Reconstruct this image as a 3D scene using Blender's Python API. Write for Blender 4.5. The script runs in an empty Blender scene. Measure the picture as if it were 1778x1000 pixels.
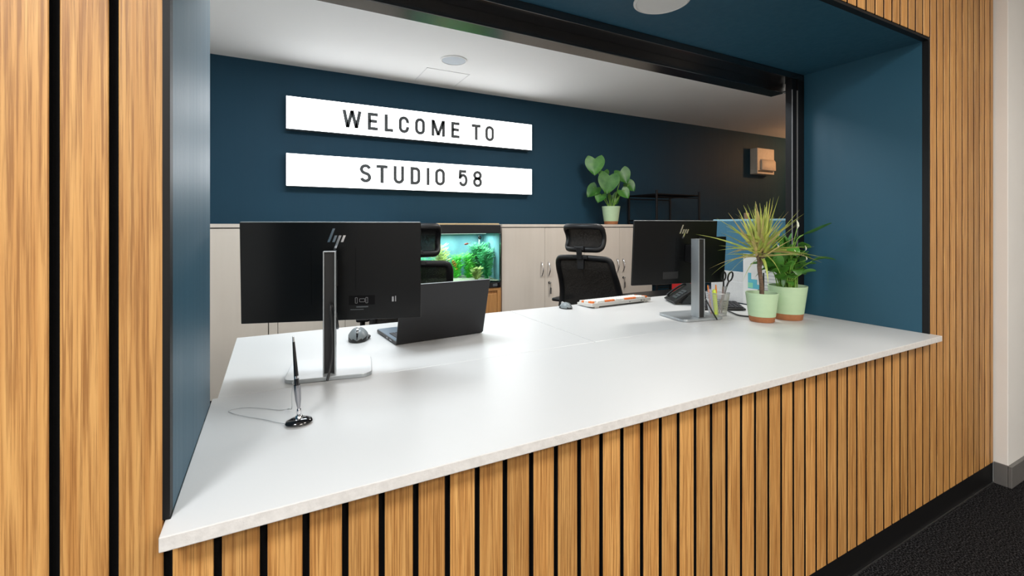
import bpy, bmesh, math, random
from mathutils import Vector, Matrix
R = math.radians
C = bpy.context.scene.collection
scn = bpy.context.scene

# ------------------------------------------------------------------ camera
TH = 0.4842
cam = bpy.data.objects.new('camera', bpy.data.cameras.new('camera'))
C.objects.link(cam)
cam.location = (0, 0, 1.2467)
cam.rotation_euler = (R(90), 0, -TH)
cam.data.sensor_width = 36
cam.data.lens = 788.86 / 1778 * 36
cam.data.shift_y = -(500 - 391.3) / 1778
cam.data.clip_start = 0.02
scn.camera = cam
scn.view_settings.view_transform = 'Standard'
scn.view_settings.look = 'None'
scn.view_settings.gamma = 1
scn.view_settings.use_curve_mapping = False
scn.view_settings.exposure = 0.0
w = bpy.data.worlds.new('world'); scn.world = w; w.use_nodes = True
w.node_tree.nodes['Background'].inputs[0].default_value = (0.75, 0.83, 0.95, 1)
w.node_tree.nodes['Background'].inputs[1].default_value = 0.25

# luminaires: (name, location, size x, size y, power, colour)
PANELS = [
    ('ceiling_light', (0.45, 2.35, 2.542), 1.2, 0.6, 38, (0.84, 0.94, 1.0), 'interior'),
    ('ceiling_light', (2.6, 2.35, 2.542), 0.6, 0.6, 30, (1.0, 0.97, 0.92), 'interior'),  # unseen panel, added to brighten the right cabinets
    ('ceiling_light', (-1.1, -0.75, 2.695), 0.6, 0.6, 82, (0.93, 0.97, 1.0), 'corridor'),
    ('ceiling_light', (0.9, -2.0, 2.695), 0.9, 0.6, 66, (1.0, 0.93, 0.83), 'corridor'),
    ('ceiling_light', (1.9, -0.8, 2.695), 0.6, 0.6, 36, (1.0, 0.95, 0.88), 'corridor'),  # unseen panel, added to light the white wall and its return
]
WARM = dict(loc=(6.95, 3.25, 2.40), power=22, color=(1.0, 0.50, 0.22))
SIGN = 4.8
TANK = 4.0

# ------------------------------------------------------------------ materials
def mat(name, col, rough=0.5, metal=0.0, noise=None, nscale=(8, 8, 8), spec=0.5, bump=0.0, bscale=200, coat=0.0, alpha=None, emit=None, estr=1.0, trans=0.0, rand=0.0):
    m = bpy.data.materials.new(name); m.use_nodes = True
    nt = m.node_tree; N = nt.nodes; L = nt.links
    b = N['Principled BSDF']
    b.inputs['Base Color'].default_value = (*col, 1)
    b.inputs['Roughness'].default_value = rough
    b.inputs['Metallic'].default_value = metal
    b.inputs['Specular IOR Level'].default_value = spec
    b.inputs['Coat Weight'].default_value = coat
    if trans: b.inputs['Transmission Weight'].default_value = trans
    if alpha is not None: b.inputs['Alpha'].default_value = alpha
    if emit:
        b.inputs['Emission Color'].default_value = (*emit, 1); b.inputs['Emission Strength'].default_value = estr
    tc = N.new('ShaderNodeTexCoord'); mp = N.new('ShaderNodeMapping'); L.new(tc.outputs['Object'], mp.inputs['Vector'])
    if noise or rand:
        c2 = noise or col
        mp.inputs['Scale'].default_value = nscale
        n = N.new('ShaderNodeTexNoise'); n.inputs['Scale'].default_value = 1; n.inputs['Detail'].default_value = 4
        L.new(mp.outputs[0], n.inputs['Vector'])
        r = N.new('ShaderNodeMapRange'); r.inputs[1].default_value = 0.3; r.inputs[2].default_value = 0.7
        L.new(n.outputs['Fac'], r.inputs[0])
        mx = N.new('ShaderNodeMix'); mx.data_type = 'RGBA'
        mx.inputs[6].default_value = (*col, 1); mx.inputs[7].default_value = (*c2, 1)
        L.new(r.outputs[0], mx.inputs[0])
        out = mx.outputs[2]
        if rand:
            oi = N.new('ShaderNodeObjectInfo'); hs = N.new('ShaderNodeHueSaturation')
            rr = N.new('ShaderNodeMapRange'); rr.inputs[3].default_value = 1 - rand; rr.inputs[4].default_value = 1 + rand
            L.new(oi.outputs['Random'], rr.inputs[0]); L.new(rr.outputs[0], hs.inputs['Value']); L.new(out, hs.inputs['Color'])
            out = hs.outputs[0]
        L.new(out, b.inputs['Base Color'])
    if bump:
        n2 = N.new('ShaderNodeTexNoise'); n2.inputs['Scale'].default_value = bscale; n2.inputs['Detail'].default_value = 3
        L.new(tc.outputs['Object'], n2.inputs['Vector'])
        bp = N.new('ShaderNodeBump'); bp.inputs['Strength'].default_value = bump; bp.inputs['Distance'].default_value = 0.002
        L.new(n2.outputs['Fac'], bp.inputs['Height']); L.new(bp.outputs[0], b.inputs['Normal'])
    return m

def oak(name, c1, c2, c3):
    m = bpy.data.materials.new(name); m.use_nodes = True
    nt = m.node_tree; N = nt.nodes; L = nt.links; b = N['Principled BSDF']
    b.inputs['Roughness'].default_value = 0.48
    tc = N.new('ShaderNodeTexCoord'); oi = N.new('ShaderNodeObjectInfo')
    sc = N.new('ShaderNodeVectorMath'); sc.operation = 'SCALE'; sc.inputs[0].default_value = (13.7, 7.1, 31.3)
    L.new(oi.outputs['Random'], sc.inputs['Scale'])
    ad = N.new('ShaderNodeVectorMath'); L.new(tc.outputs['Object'], ad.inputs[0]); L.new(sc.outputs[0], ad.inputs[1])
    # fine straight pores
    mp = N.new('ShaderNodeMapping'); mp.inputs['Scale'].default_value = (330, 60, 5); L.new(ad.outputs[0], mp.inputs['Vector'])
    n1 = N.new('ShaderNodeTexNoise'); n1.inputs['Scale'].default_value = 1; n1.inputs['Detail'].default_value = 5; n1.inputs['Roughness'].default_value = 0.6
    L.new(mp.outputs[0], n1.inputs['Vector'])
    # broad cathedral bands
    mp2 = N.new('ShaderNodeMapping'); mp2.inputs['Scale'].default_value = (95, 20, 2.4); L.new(ad.outputs[0], mp2.inputs['Vector'])
    n2 = N.new('ShaderNodeTexNoise'); n2.inputs['Scale'].default_value = 1; n2.inputs['Detail'].default_value = 2; n2.inputs['Distortion'].default_value = 0.6
    L.new(mp2.outputs[0], n2.inputs['Vector'])
    r2 = N.new('ShaderNodeValToRGB')
    r2.color_ramp.elements[0].position = 0.33; r2.color_ramp.elements[0].color = (*c2, 1)
    r2.color_ramp.elements[1].position = 0.66; r2.color_ramp.elements[1].color = (*c1, 1)
    L.new(n2.outputs['Fac'], r2.inputs['Fac'])
    r1 = N.new('ShaderNodeMapRange'); r1.inputs[1].default_value = 0.44; r1.inputs[2].default_value = 0.62; r1.inputs[3].default_value = 0.0; r1.inputs[4].default_value = 0.75
    L.new(n1.outputs['Fac'], r1.inputs[0])
    mx = N.new('ShaderNodeMix'); mx.data_type = 'RGBA'
    L.new(r1.outputs[0], mx.inputs[0]); L.new(r2.outputs[0], mx.inputs[6]); mx.inputs[7].default_value = (*c3, 1)
    hs = N.new('ShaderNodeHueSaturation'); rr = N.new('ShaderNodeMapRange'); rr.inputs[3].default_value = 0.86; rr.inputs[4].default_value = 1.12
    L.new(oi.outputs['Random'], rr.inputs[0]); L.new(rr.outputs[0], hs.inputs['Value']); L.new(mx.outputs[2], hs.inputs['Color'])
    L.new(hs.outputs[0], b.inputs['Base Color'])
    bp = N.new('ShaderNodeBump'); bp.inputs['Strength'].default_value = 0.25; bp.inputs['Distance'].default_value = 0.0006; bp.invert = True
    L.new(r1.outputs[0], bp.inputs['Height']); L.new(bp.outputs[0], b.inputs['Normal'])
    return m

def glassmat(name, tint, gloss=0.06):
    m = bpy.data.materials.new(name); m.use_nodes = True
    nt = m.node_tree; N = nt.nodes; L = nt.links; N.remove(N['Principled BSDF'])
    t = N.new('ShaderNodeBsdfTransparent'); t.inputs[0].default_value = (*tint, 1)
    g = N.new('ShaderNodeBsdfGlossy'); g.inputs['Roughness'].default_value = 0.05
    f = N.new('ShaderNodeFresnel'); f.inputs[0].default_value = 1.3
    mx = N.new('ShaderNodeMixShader'); L.new(f.outputs[0], mx.inputs[0]); L.new(t.outputs[0], mx.inputs[1]); L.new(g.outputs[0], mx.inputs[2])
    L.new(mx.outputs[0], N['Material Output'].inputs[0])
    return m

def carpetmat():
    m = mat('carpet', (0.012, 0.012, 0.013), 1.0, spec=0.04)
    nt = m.node_tree; N = nt.nodes; L = nt.links; b = N['Principled BSDF']
    tc = N.new('ShaderNodeTexCoord')
    n = N.new('ShaderNodeTexNoise'); n.inputs['Scale'].default_value = 170; n.inputs['Detail'].default_value = 4; n.inputs['Roughness'].default_value = 0.75
    L.new(tc.outputs['Object'], n.inputs['Vector'])
    r = N.new('ShaderNodeValToRGB'); e = r.color_ramp.elements
    e[0].position = 0.47; e[0].color = (0.0025, 0.0025, 0.003, 1); e[1].position = 0.68; e[1].color = (0.085, 0.083, 0.087, 1)
    L.new(n.outputs['Fac'], r.inputs['Fac']); L.new(r.outputs[0], b.inputs['Base Color'])
    bp = N.new('ShaderNodeBump'); bp.inputs['Strength'].default_value = 0.8; bp.inputs['Distance'].default_value = 0.004
    L.new(n.outputs['Fac'], bp.inputs['Height']); L.new(bp.outputs[0], b.inputs['Normal'])
    return m

def paintmat(name, col, rough, spec=0.5):
    # rolled emulsion / brushed eggshell: faint vertical streaks in the gloss
    m = mat(name, col, rough, noise=tuple(v * 0.93 for v in col), nscale=(3, 3, 0.8), spec=spec, bump=0.12, bscale=90)
    nt = m.node_tree; N = nt.nodes; L = nt.links; b = N['Principled BSDF']
    tc = N.new('ShaderNodeTexCoord'); mp = N.new('ShaderNodeMapping'); mp.inputs['Scale'].default_value = (45, 45, 0.7)
    n = N.new('ShaderNodeTexNoise'); n.inputs['Scale'].default_value = 1; n.inputs['Detail'].default_value = 3
    L.new(tc.outputs['Object'], mp.inputs[0]); L.new(mp.outputs[0], n.inputs['Vector'])
    r = N.new('ShaderNodeMapRange'); r.inputs[3].default_value = rough - 0.08; r.inputs[4].default_value = rough + 0.08
    L.new(n.outputs['Fac'], r.inputs[0]); L.new(r.outputs[0], b.inputs['Roughness'])
    return m

M = {}
M['oak'] = oak('oak_veneer', (0.68, 0.37, 0.122), (0.52, 0.245, 0.068), (0.25, 0.095, 0.02))
M['oakplain'] = oak('oak_board', (0.52, 0.26, 0.09), (0.42, 0.20, 0.065), (0.28, 0.12, 0.035))
M['palewood'] = mat('pale_wood_strip', (0.72, 0.52, 0.27), 0.5, noise=(0.62, 0.42, 0.20), nscale=(8, 60, 60))
M['felt'] = mat('black_felt', (0.0055, 0.0055, 0.006), 0.9, spec=0.1, bump=0.2, bscale=500)
M['blackpaint'] = mat('black_painted_board', (0.004, 0.004, 0.0045), 0.5, spec=0.3)
M['blue'] = paintmat('blue_paint_shaded', (0.012, 0.050, 0.085), 0.6, 0.2)  # same paint as the reveal, its weaker light put into a darker colour
M['bluesatin'] = paintmat('blue_satin_paint_lit', (0.018, 0.082, 0.132), 0.47, 0.42)  # lit copy of the wall's blue, lighter in colour, satin in finish
M['white'] = mat('white_ceiling_paint', (0.88, 0.89, 0.89), 0.8, noise=(0.86, 0.87, 0.87), nscale=(2, 2, 2))
M['wallwhite'] = mat('white_wall_paint', (0.84, 0.82, 0.79), 0.7, noise=(0.81, 0.79, 0.76), nscale=(3, 3, 3), bump=0.1)
M['frame'] = mat('black_gloss_metal', (0.006, 0.006, 0.007), 0.2, spec=0.5, noise=(0.008, 0.008, 0.009), nscale=(4, 30, 30))
M['frame'].node_tree.nodes['Principled BSDF'].inputs['IOR'].default_value = 2.0
M['guide'] = mat('black_powder_coat', (0.004, 0.004, 0.005), 0.45, spec=0.25)
M['alu'] = mat('aluminium_edge', (0.45, 0.44, 0.43), 0.35, 1.0)
M['top'] = mat('white_laminate', (0.575, 0.572, 0.567), 0.34, noise=(0.56, 0.557, 0.55), nscale=(1.5, 1.5, 1.5), spec=0.5, bump=0.02, bscale=400)
M['topedge'] = mat('white_edge_banding', (0.72, 0.70, 0.68), 0.5, noise=(0.62, 0.60, 0.58), nscale=(90, 90, 90), bump=0.2, bscale=300)
M['carpet'] = carpetmat()
M['skirt'] = mat('grey_skirting_paint', (0.155, 0.148, 0.142), 0.5, noise=(0.13, 0.125, 0.12), nscale=(10, 10, 10))
M['cab'] = mat('pale_grey_melamine', (0.66, 0.585, 0.51), 0.5, noise=(0.62, 0.545, 0.47), nscale=(14, 14, 1.2), bump=0.03)
M['shadowgap'] = mat('dark_board_and_shade', (0.03, 0.026, 0.022), 0.8)
M['steel'] = mat('brushed_steel', (0.56, 0.57, 0.58), 0.32, 1.0, noise=(0.48, 0.49, 0.50), nscale=(60, 60, 3))
M['darksteel'] = mat('dark_polished_steel', (0.32, 0.32, 0.34), 0.2, 1.0)
M['silver'] = mat('silver_plastic', (0.42, 0.45, 0.465), 0.32, 0.55, noise=(0.38, 0.41, 0.43), nscale=(30, 30, 4))
M['silverlit'] = mat('silver_plastic_lit', (0.58, 0.60, 0.61), 0.3, 0.25)  # lighter copy of silver, painting the reflection on the base top
M['chrome'] = mat('chrome', (0.75, 0.75, 0.77), 0.12, 1.0)
M['monitor'] = mat('black_satin_plastic', (0.004, 0.0045, 0.005), 0.28, spec=0.25, bump=0.03, bscale=900)
M['black'] = mat('black_plastic', (0.008, 0.008, 0.009), 0.4, noise=(0.011, 0.011, 0.012), nscale=(40, 40, 40))
M['blackgloss'] = mat('black_lacquer', (0.006, 0.006, 0.007), 0.12, coat=0.5)
M['greyplastic'] = mat('grey_plastic', (0.085, 0.095, 0.10), 0.35, noise=(0.07, 0.08, 0.085), nscale=(40, 40, 40))
M['mouseg'] = mat('mouse_grey_plastic', (0.19, 0.215, 0.225), 0.35)
M['screen'] = mat('dark_display_glass', (0.01, 0.01, 0.012), 0.1)
M['laptop'] = mat('charcoal_aluminium', (0.009, 0.009, 0.0105), 0.36, 0.2, bump=0.02, bscale=900)
M['lapdeck'] = mat('silver_blue_aluminium', (0.19, 0.25, 0.31), 0.35, 0.7)
M['key'] = mat('dark_keycaps', (0.03, 0.03, 0.035), 0.5)
M['keyw'] = mat('white_keycaps', (0.72, 0.70, 0.66), 0.5)
M['keyo'] = mat('orange_keycaps', (0.80, 0.20, 0.04), 0.5)
M['kbw'] = mat('white_keyboard_case', (0.62, 0.60, 0.56), 0.5, noise=(0.58, 0.56, 0.52), nscale=(20, 20, 20))
M['label'] = mat('grey_label_and_highlight', (0.25, 0.25, 0.26), 0.5)
M['chairframe'] = mat('chair_black_nylon', (0.008, 0.008, 0.009), 0.45, spec=0.35)
def meshfabric():
    m = mat('chair_mesh_fabric', (0.010, 0.0095, 0.009), 0.8, spec=0.2)
    nt = m.node_tree; N = nt.nodes; L = nt.links; b = N['Principled BSDF']
    tc = N.new('ShaderNodeTexCoord'); v = N.new('ShaderNodeTexVoronoi'); v.inputs['Scale'].default_value = 330
    L.new(tc.outputs['Object'], v.inputs['Vector'])
    r = N.new('ShaderNodeMapRange'); r.inputs[1].default_value = 0.18; r.inputs[2].default_value = 0.5; r.inputs[3].default_value = 0.45; r.inputs[4].default_value = 0.95
    L.new(v.outputs['Distance'], r.inputs[0]); L.new(r.outputs[0], b.inputs['Alpha'])
    return m
M['chairmesh'] = meshfabric()
M['sign'] = mat('lit_sign_acrylic', (0.8, 0.8, 0.8), 0.4, emit=(0.965, 0.985, 1.0), estr=SIGN)
M['signbox'] = mat('sign_case_grey', (0.06, 0.075, 0.09), 0.5)
M['letter'] = mat('charcoal_letter_vinyl', (0.045, 0.05, 0.053), 0.5)
M['pot'] = mat('sage_green_ceramic', (0.42, 0.57, 0.36), 0.55, noise=(0.45, 0.60, 0.38), nscale=(12, 12, 50), bump=0.08, bscale=120)
M['terra'] = mat('terracotta', (0.40, 0.155, 0.06), 0.75, noise=(0.32, 0.12, 0.045), nscale=(50, 50, 50), bump=0.15)
M['soil'] = mat('potting_soil', (0.03, 0.02, 0.013), 0.95, noise=(0.05, 0.035, 0.02), nscale=(90, 90, 90), bump=1.0, bscale=80)
def leafmat(name, c1, c2, scale=(30, 30, 30), rough=0.4, rand=0.2, trans=0.25):
    m = mat(name, c1, rough, noise=c2, nscale=scale, rand=rand)
    b = m.node_tree.nodes['Principled BSDF']
    b.inputs['Subsurface Weight'].default_value = trans
    b.inputs['Subsurface Radius'].default_value = (0.02, 0.03, 0.005)
    b.inputs['Subsurface Scale'].default_value = 0.05
    return m
M['drac'] = leafmat('dragon_tree_leaf', (0.58, 0.60, 0.14), (0.26, 0.36, 0.07), (25, 25, 8), 0.4, 0.22, 0.1)
M['dracr'] = leafmat('dragon_tree_leaf_reddish', (0.58, 0.42, 0.19), (0.46, 0.42, 0.14), (25, 25, 8), 0.45, 0.2, 0.1)
M['trunk'] = mat('trunk_bark', (0.17, 0.105, 0.065), 0.85, noise=(0.09, 0.055, 0.035), nscale=(60, 60, 160), bump=0.6, bscale=120)
M['lily'] = leafmat('peace_lily_leaf', (0.045, 0.16, 0.022), (0.09, 0.27, 0.035), (20, 20, 20), 0.3, 0.25, 0.1)
M['lilystem'] = mat('peace_lily_stem', (0.17, 0.34, 0.045), 0.5)
M['spathe'] = mat('white_petal', (0.80, 0.80, 0.70), 0.5, noise=(0.7, 0.76, 0.55), nscale=(20, 20, 20))
M['monst'] = leafmat('monstera_leaf', (0.022, 0.125, 0.012), (0.07, 0.21, 0.03), (16, 16, 16), 0.42, 0.3, 0.1)
M['wire'] = mat('silver_wire', (0.62, 0.62, 0.64), 0.35, 0.8)
M['orange'] = mat('orange_paint', (0.75, 0.24, 0.03), 0.45)
M['pink'] = mat('salmon_paint', (0.72, 0.32, 0.20), 0.45)
M['lime'] = mat('highlighter_yellow', (0.62, 0.78, 0.08), 0.4)
M['lilac'] = mat('lilac_plastic', (0.50, 0.47, 0.72), 0.4)
M['navy'] = mat('navy_plastic', (0.03, 0.05, 0.12), 0.4)
M['paper'] = mat('white_paper', (0.70, 0.69, 0.67), 0.8, noise=(0.66, 0.65, 0.63), nscale=(30, 30, 30))
M['whiteboard'] = mat('white_textured_panel', (0.62, 0.61, 0.60), 0.7, noise=(0.56, 0.555, 0.55), nscale=(120, 120, 120), bump=0.3, bscale=300)
M['screenfab'] = mat('blue_screen_fabric', (0.05, 0.165, 0.25), 0.85, noise=(0.042, 0.14, 0.215), nscale=(150, 150, 150), bump=0.2)
M['screentrim'] = mat('pale_blue_trim', (0.22, 0.42, 0.52), 0.45)
M['teal'] = mat('teal_print', (0.10, 0.42, 0.52), 0.6)
M['greenp'] = mat('green_print', (0.25, 0.60, 0.38), 0.6)
M['inkgrey'] = mat('grey_print', (0.35, 0.35, 0.37), 0.6)
M['red'] = mat('red_plastic', (0.45, 0.006, 0.008), 0.4)
M['alarm'] = mat('cream_plastic', (0.66, 0.60, 0.52), 0.5, noise=(0.60, 0.54, 0.46), nscale=(30, 30, 30))
M['gravel'] = mat('pale_gravel', (0.55, 0.58, 0.42), 0.9, noise=(0.30, 0.32, 0.22), nscale=(120, 120, 120), bump=0.8, bscale=90)
M['tankback'] = mat('tank_background_blue', (0.24, 0.52, 0.55), 0.8, noise=(0.10, 0.26, 0.34), nscale=(5, 5, 4))
M['glass'] = glassmat('clear_glass', (0.94, 1.0, 0.99))
M['water'] = glassmat('tank_water', (0.86, 0.98, 0.95))
M['aqg'] = leafmat('waterweed_green', (0.06, 0.62, 0.06), (0.22, 0.85, 0.10), (40, 40, 40), 0.5, 0.1, 0.1)
M['aqd'] = leafmat('waterweed_sea_green', (0.05, 0.42, 0.16), (0.12, 0.62, 0.22), (40, 40, 40), 0.5, 0.1, 0.1)
M['aqy'] = leafmat('waterweed_yellow', (0.70, 0.80, 0.22), (0.55, 0.75, 0.30), (40, 40, 40), 0.5, 0.1, 0.1)
M['fishy'] = mat('fish_yellow_bands', (0.85, 0.55, 0.03), 0.4)
M['led'] = mat('lamp_diffuser', (0.9, 0.9, 0.9), 0.5, emit=(0.95, 0.97, 1.0), estr=1.5)
M['lens'] = mat('frosted_lens', (0.72, 0.70, 0.68), 0.5)
M['lensblue'] = mat('frosted_speaker_grille', (0.50, 0.56, 0.62), 0.6)
M['seam'] = mat('painted_seam', (0.76, 0.77, 0.78), 0.8)
M['doorpaint'] = mat('dark_door_paint', (0.012, 0.012, 0.012), 0.6)

# ------------------------------------------------------------------ mesh helpers
def box(bm, x0, x1, y0, y1, z0, z1, bev=0.0, seg=2):
    r = bmesh.ops.create_cube(bm, size=1.0)
    vs = r['verts']
    for v in vs:
        v.co = Vector(((x0 + x1) / 2 + v.co.x * (x1 - x0), (y0 + y1) / 2 + v.co.y * (y1 - y0), (z0 + z1) / 2 + v.co.z * (z1 - z0)))
    if bev > 0:
        es = list({e for v in vs for e in v.link_edges})
        bmesh.ops.bevel(bm, geom=es, offset=bev, segments=seg, affect='EDGES', profile=0.5, clamp_overlap=True)

def xbox(bm, mtx, sx, sy, sz, bev=0.0):
    b2 = bmesh.new(); box(b2, -sx / 2, sx / 2, -sy / 2, sy / 2, -sz / 2, sz / 2, bev)
    b2.transform(mtx); join(bm, b2)

def join(bm, b2):
    me = bpy.data.meshes.new('tmp'); b2.to_mesh(me); b2.free(); bm.from_mesh(me); bpy.data.meshes.remove(me)

def prism(bm, pts, axis, a, b, bev=0.0):
    """polygon pts (2D) extruded along axis between a and b; axis 'x': pts=(y,z) 'y': (x,z) 'z': (x,y)"""
    def P(p, t):
        return {'x': (t, p[0], p[1]), 'y': (p[0], t, p[1]), 'z': (p[0], p[1], t)}[axis]
    v0 = [bm.verts.new(P(p, a)) for p in pts]; v1 = [bm.verts.new(P(p, b)) for p in pts]
    n = len(pts); fs = [bm.faces.new(v0), bm.faces.new(v1[::-1])]
    for i in range(n):
        fs.append(bm.faces.new((v0[i], v1[i], v1[(i + 1) % n], v0[(i + 1) % n])))
    bmesh.ops.recalc_face_normals(bm, faces=fs)
    if bev > 0:
        es = list({e for f in fs for e in f.edges if len(e.link_faces) == 2 and e.calc_face_angle(0) > 0.6})
        bmesh.ops.bevel(bm, geom=es, offset=bev, segments=2, affect='EDGES', profile=0.5, clamp_overlap=True)

def lathe(bm, prof, seg=40, c=(0, 0, 0), close=True):
    rings = []
    for r, z in prof:
        if r < 1e-6: rings.append([bm.verts.new((c[0], c[1], c[2] + z))])
        else: rings.append([bm.verts.new((c[0] + r * math.cos(2 * math.pi * i / seg), c[1] + r * math.sin(2 * math.pi * i / seg), c[2] + z)) for i in range(seg)])
    for a, b in zip(rings, rings[1:]):
        for i in range(seg):
            j = (i + 1) % seg
            if len(a) == 1 and len(b) == 1: continue
            if len(a) == 1: bm.faces.new((a[0], b[j], b[i]))
            elif len(b) == 1: bm.faces.new((a[i], a[j], b[0]))
            else: bm.faces.new((a[i], a[j], b[j], b[i]))
    bmesh.ops.recalc_face_normals(bm, faces=bm.faces[:])

def smooth_path(pts, n=6):
    P = [Vector(p) for p in pts]
    if len(P) < 3: return P
    out = []
    for i in range(len(P) - 1):
        p0 = P[max(i - 1, 0)]; p1 = P[i]; p2 = P[i + 1]; p3 = P[min(i + 2, len(P) - 1)]
        for k in range(n):
            t = k / n
            out.append(0.5 * ((2 * p1) + (-p0 + p2) * t + (2 * p0 - 5 * p1 + 4 * p2 - p3) * t * t + (-p0 + 3 * p1 - 3 * p2 + p3) * t ** 3))
    out.append(P[-1]); return out

def tube(bm, pts, r, seg=8, closed=False, flat=None, caps=True):
    P = [Vector(p) for p in pts]; n = len(P)
    rr = r if isinstance(r, (list, tuple)) else [r] * n
    rings = []; prev = None
    for i in range(n):
        if closed: t = (P[(i + 1) % n] - P[i - 1])
        else: t = P[min(i + 1, n - 1)] - P[max(i - 1, 0)]
        t.normalize()
        if prev is None:
            u = Vector((0, 0, 1)) if abs(t.z) < 0.9 else Vector((1, 0, 0))
            u = (u - t * u.dot(t)).normalized()
        else:
            u = (prev - t * prev.dot(t)).normalized()
        prev = u; v = t.cross(u)
        fu, fv = flat or (1, 1)
        rings.append([bm.verts.new(P[i] + rr[i] * (fu * math.cos(2 * math.pi * k / seg) * u + fv * math.sin(2 * math.pi * k / seg) * v)) for k in range(seg)])
    fs = []
    for i in range(n if closed else n - 1):
        a = rings[i]; b = rings[(i + 1) % n]
        for k in range(seg):
            fs.append(bm.faces.new((a[k], a[(k + 1) % seg], b[(k + 1) % seg], b[k])))
    if not closed and caps:
        fs.append(bm.faces.new(rings[0][::-1])); fs.append(bm.faces.new(rings[-1]))
    bmesh.ops.recalc_face_normals(bm, faces=fs)

def ribbon(bm, pts, widths, side, fold=0.25, thick=0.0):
    """leaf blade: pts spine, widths half widths, side = sideways hint vector"""
    P = [Vector(p) for p in pts]; n = len(P); rows = []
    for i in range(n):
        t = (P[min(i + 1, n - 1)] - P[max(i - 1, 0)]).normalized()
        s = Vector(side); s = (s - t * s.dot(t)).normalized(); up = s.cross(t)
        wv = widths[i]
        rows.append([bm.verts.new(P[i] - s * wv + up * wv * fold), bm.verts.new(P[i]), bm.verts.new(P[i] + s * wv + up * wv * fold)])
    for a, b in zip(rows, rows[1:]):
        bm.faces.new((a[0], a[1], b[1], b[0])); bm.faces.new((a[1], a[2], b[2], b[1]))

def obj(name, bm, m, parent=None, smooth=None, loc=None, kind=None, label=None, mats=None):
    me = bpy.data.meshes.new(name); bm.to_mesh(me); bm.free()
    me.materials.append(m)
    for q in (mats or []): me.materials.append(q)
    if smooth is not None:
        me.polygons.foreach_set('use_smooth', [True] * len(me.polygons))
        if smooth < 180:
            try: me.set_sharp_from_angle(angle=R(smooth))
            except Exception: pass
    o = bpy.data.objects.new(name, me); C.objects.link(o)
    if parent: o.parent = parent
    if loc: o.location = loc
    if kind: o['kind'] = kind
    if label: o['label'] = label
    return o

def thing(name, label, cat, loc=(0, 0, 0), rz=0.0, group=None):
    o = bpy.data.objects.new(name, None); C.objects.link(o)
    o.empty_display_size = 0.05
    o.location = loc; o.rotation_euler = (0, 0, rz); o['label'] = label; o['category'] = cat
    if group: o['group'] = group
    return o

def tag(o, label, cat, group=None):
    o['label'] = label; o['category'] = cat
    if group: o['group'] = group
    return o

def struct(name, bm, m, parent=None, smooth=None):
    o = obj(name, bm, m, parent, smooth)
    if parent is None: o['kind'] = 'structure'
    return o

def part(name, m, parent, *boxes, bev=0.0, **kw):
    bm = bmesh.new()
    for b in boxes: box(bm, *b, bev=bev)
    return obj(name, bm, m, parent, **kw)

def slot(o, m, test):
    """give the faces passing test a second material"""
    o.data.materials.append(m); k = len(o.data.materials) - 1
    for p in o.data.polygons:
        if test(p): p.material_index = k

# ------------------------------------------------------------------ setting
T = 0.7967           # counter and desk height
YW = 0.863           # face of the slats
YB = 0.876           # felt backing
XL, XR = -0.14, 2.405
ZS = 2.015           # soffit
ZC = 2.545           # office ceiling
YF = 1.362           # back edge of reveal
YBK = 4.10           # office back wall
RX0, RX1 = -1.0, 8.0
CX0, CX1, CY0 = -2.6, 5.2, -2.8
HC = 2.70

bm = bmesh.new(); box(bm, CX0, RX1, CY0, YBK + 0.1, -0.05, 0.0); struct('floor', bm, M['carpet'])
bm = bmesh.new(); box(bm, RX0 - 0.1, RX1 + 0.1, YF, YBK + 0.1, ZC, ZC + 0.08); ceil = struct('ceiling', bm, M['white'])
bm = bmesh.new(); box(bm, CX0 - 0.1, CX1 + 0.1, CY0 - 0.1, YF - 0.003, HC, HC + 0.08); struct('ceiling', bm, M['white'])
bm = bmesh.new(); box(bm, RX0 - 0.1, RX1 + 0.1, YBK, YBK + 0.1, 0, ZC); wb = struct('wall_back', bm, M['blue'])
bm = bmesh.new(); box(bm, RX0 - 0.1, RX0, YF + 0.003, YBK, 0, ZC); struct('wall_left', bm, M['wallwhite'])
bm = bmesh.new(); box(bm, RX1, RX1 + 0.1, YF + 0.003, YBK, 0, ZC); struct('wall_right', bm, M['wallwhite'])
bm = bmesh.new(); box(bm, CX0 - 0.1, CX0, CY0, YB, 0, HC); struct('wall_left', bm, M['wallwhite'])
bm = bmesh.new(); box(bm, CX1, CX1 + 0.1, CY0, 0.82, 0, HC); struct('wall_right', bm, M['wallwhite'])
bm = bmesh.new(); box(bm, CX0, CX1, CY0 - 0.1, CY0, 0, HC); struct('wall_rear', bm, M['wallwhite'])
# thick wall between the two rooms, with its opening
bm = bmesh.new()
box(bm, CX0, XL - 0.012, YB, YF, 0, HC); box(bm, XR + 0.012, RX1 + 0.1, YB + 0.002, YF, 0, HC)
box(bm, XL - 0.012, XR + 0.012, YB, YF, 0, 0.74); box(bm, XL - 0.012, XR + 0.012, YB, YF, ZS + 0.012, HC)
wf = struct('wall_front', bm, M['wallwhite'])
slot(wf, M['felt'], lambda p: p.normal.y < -0.5 and p.center.x < 3.4)
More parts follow.
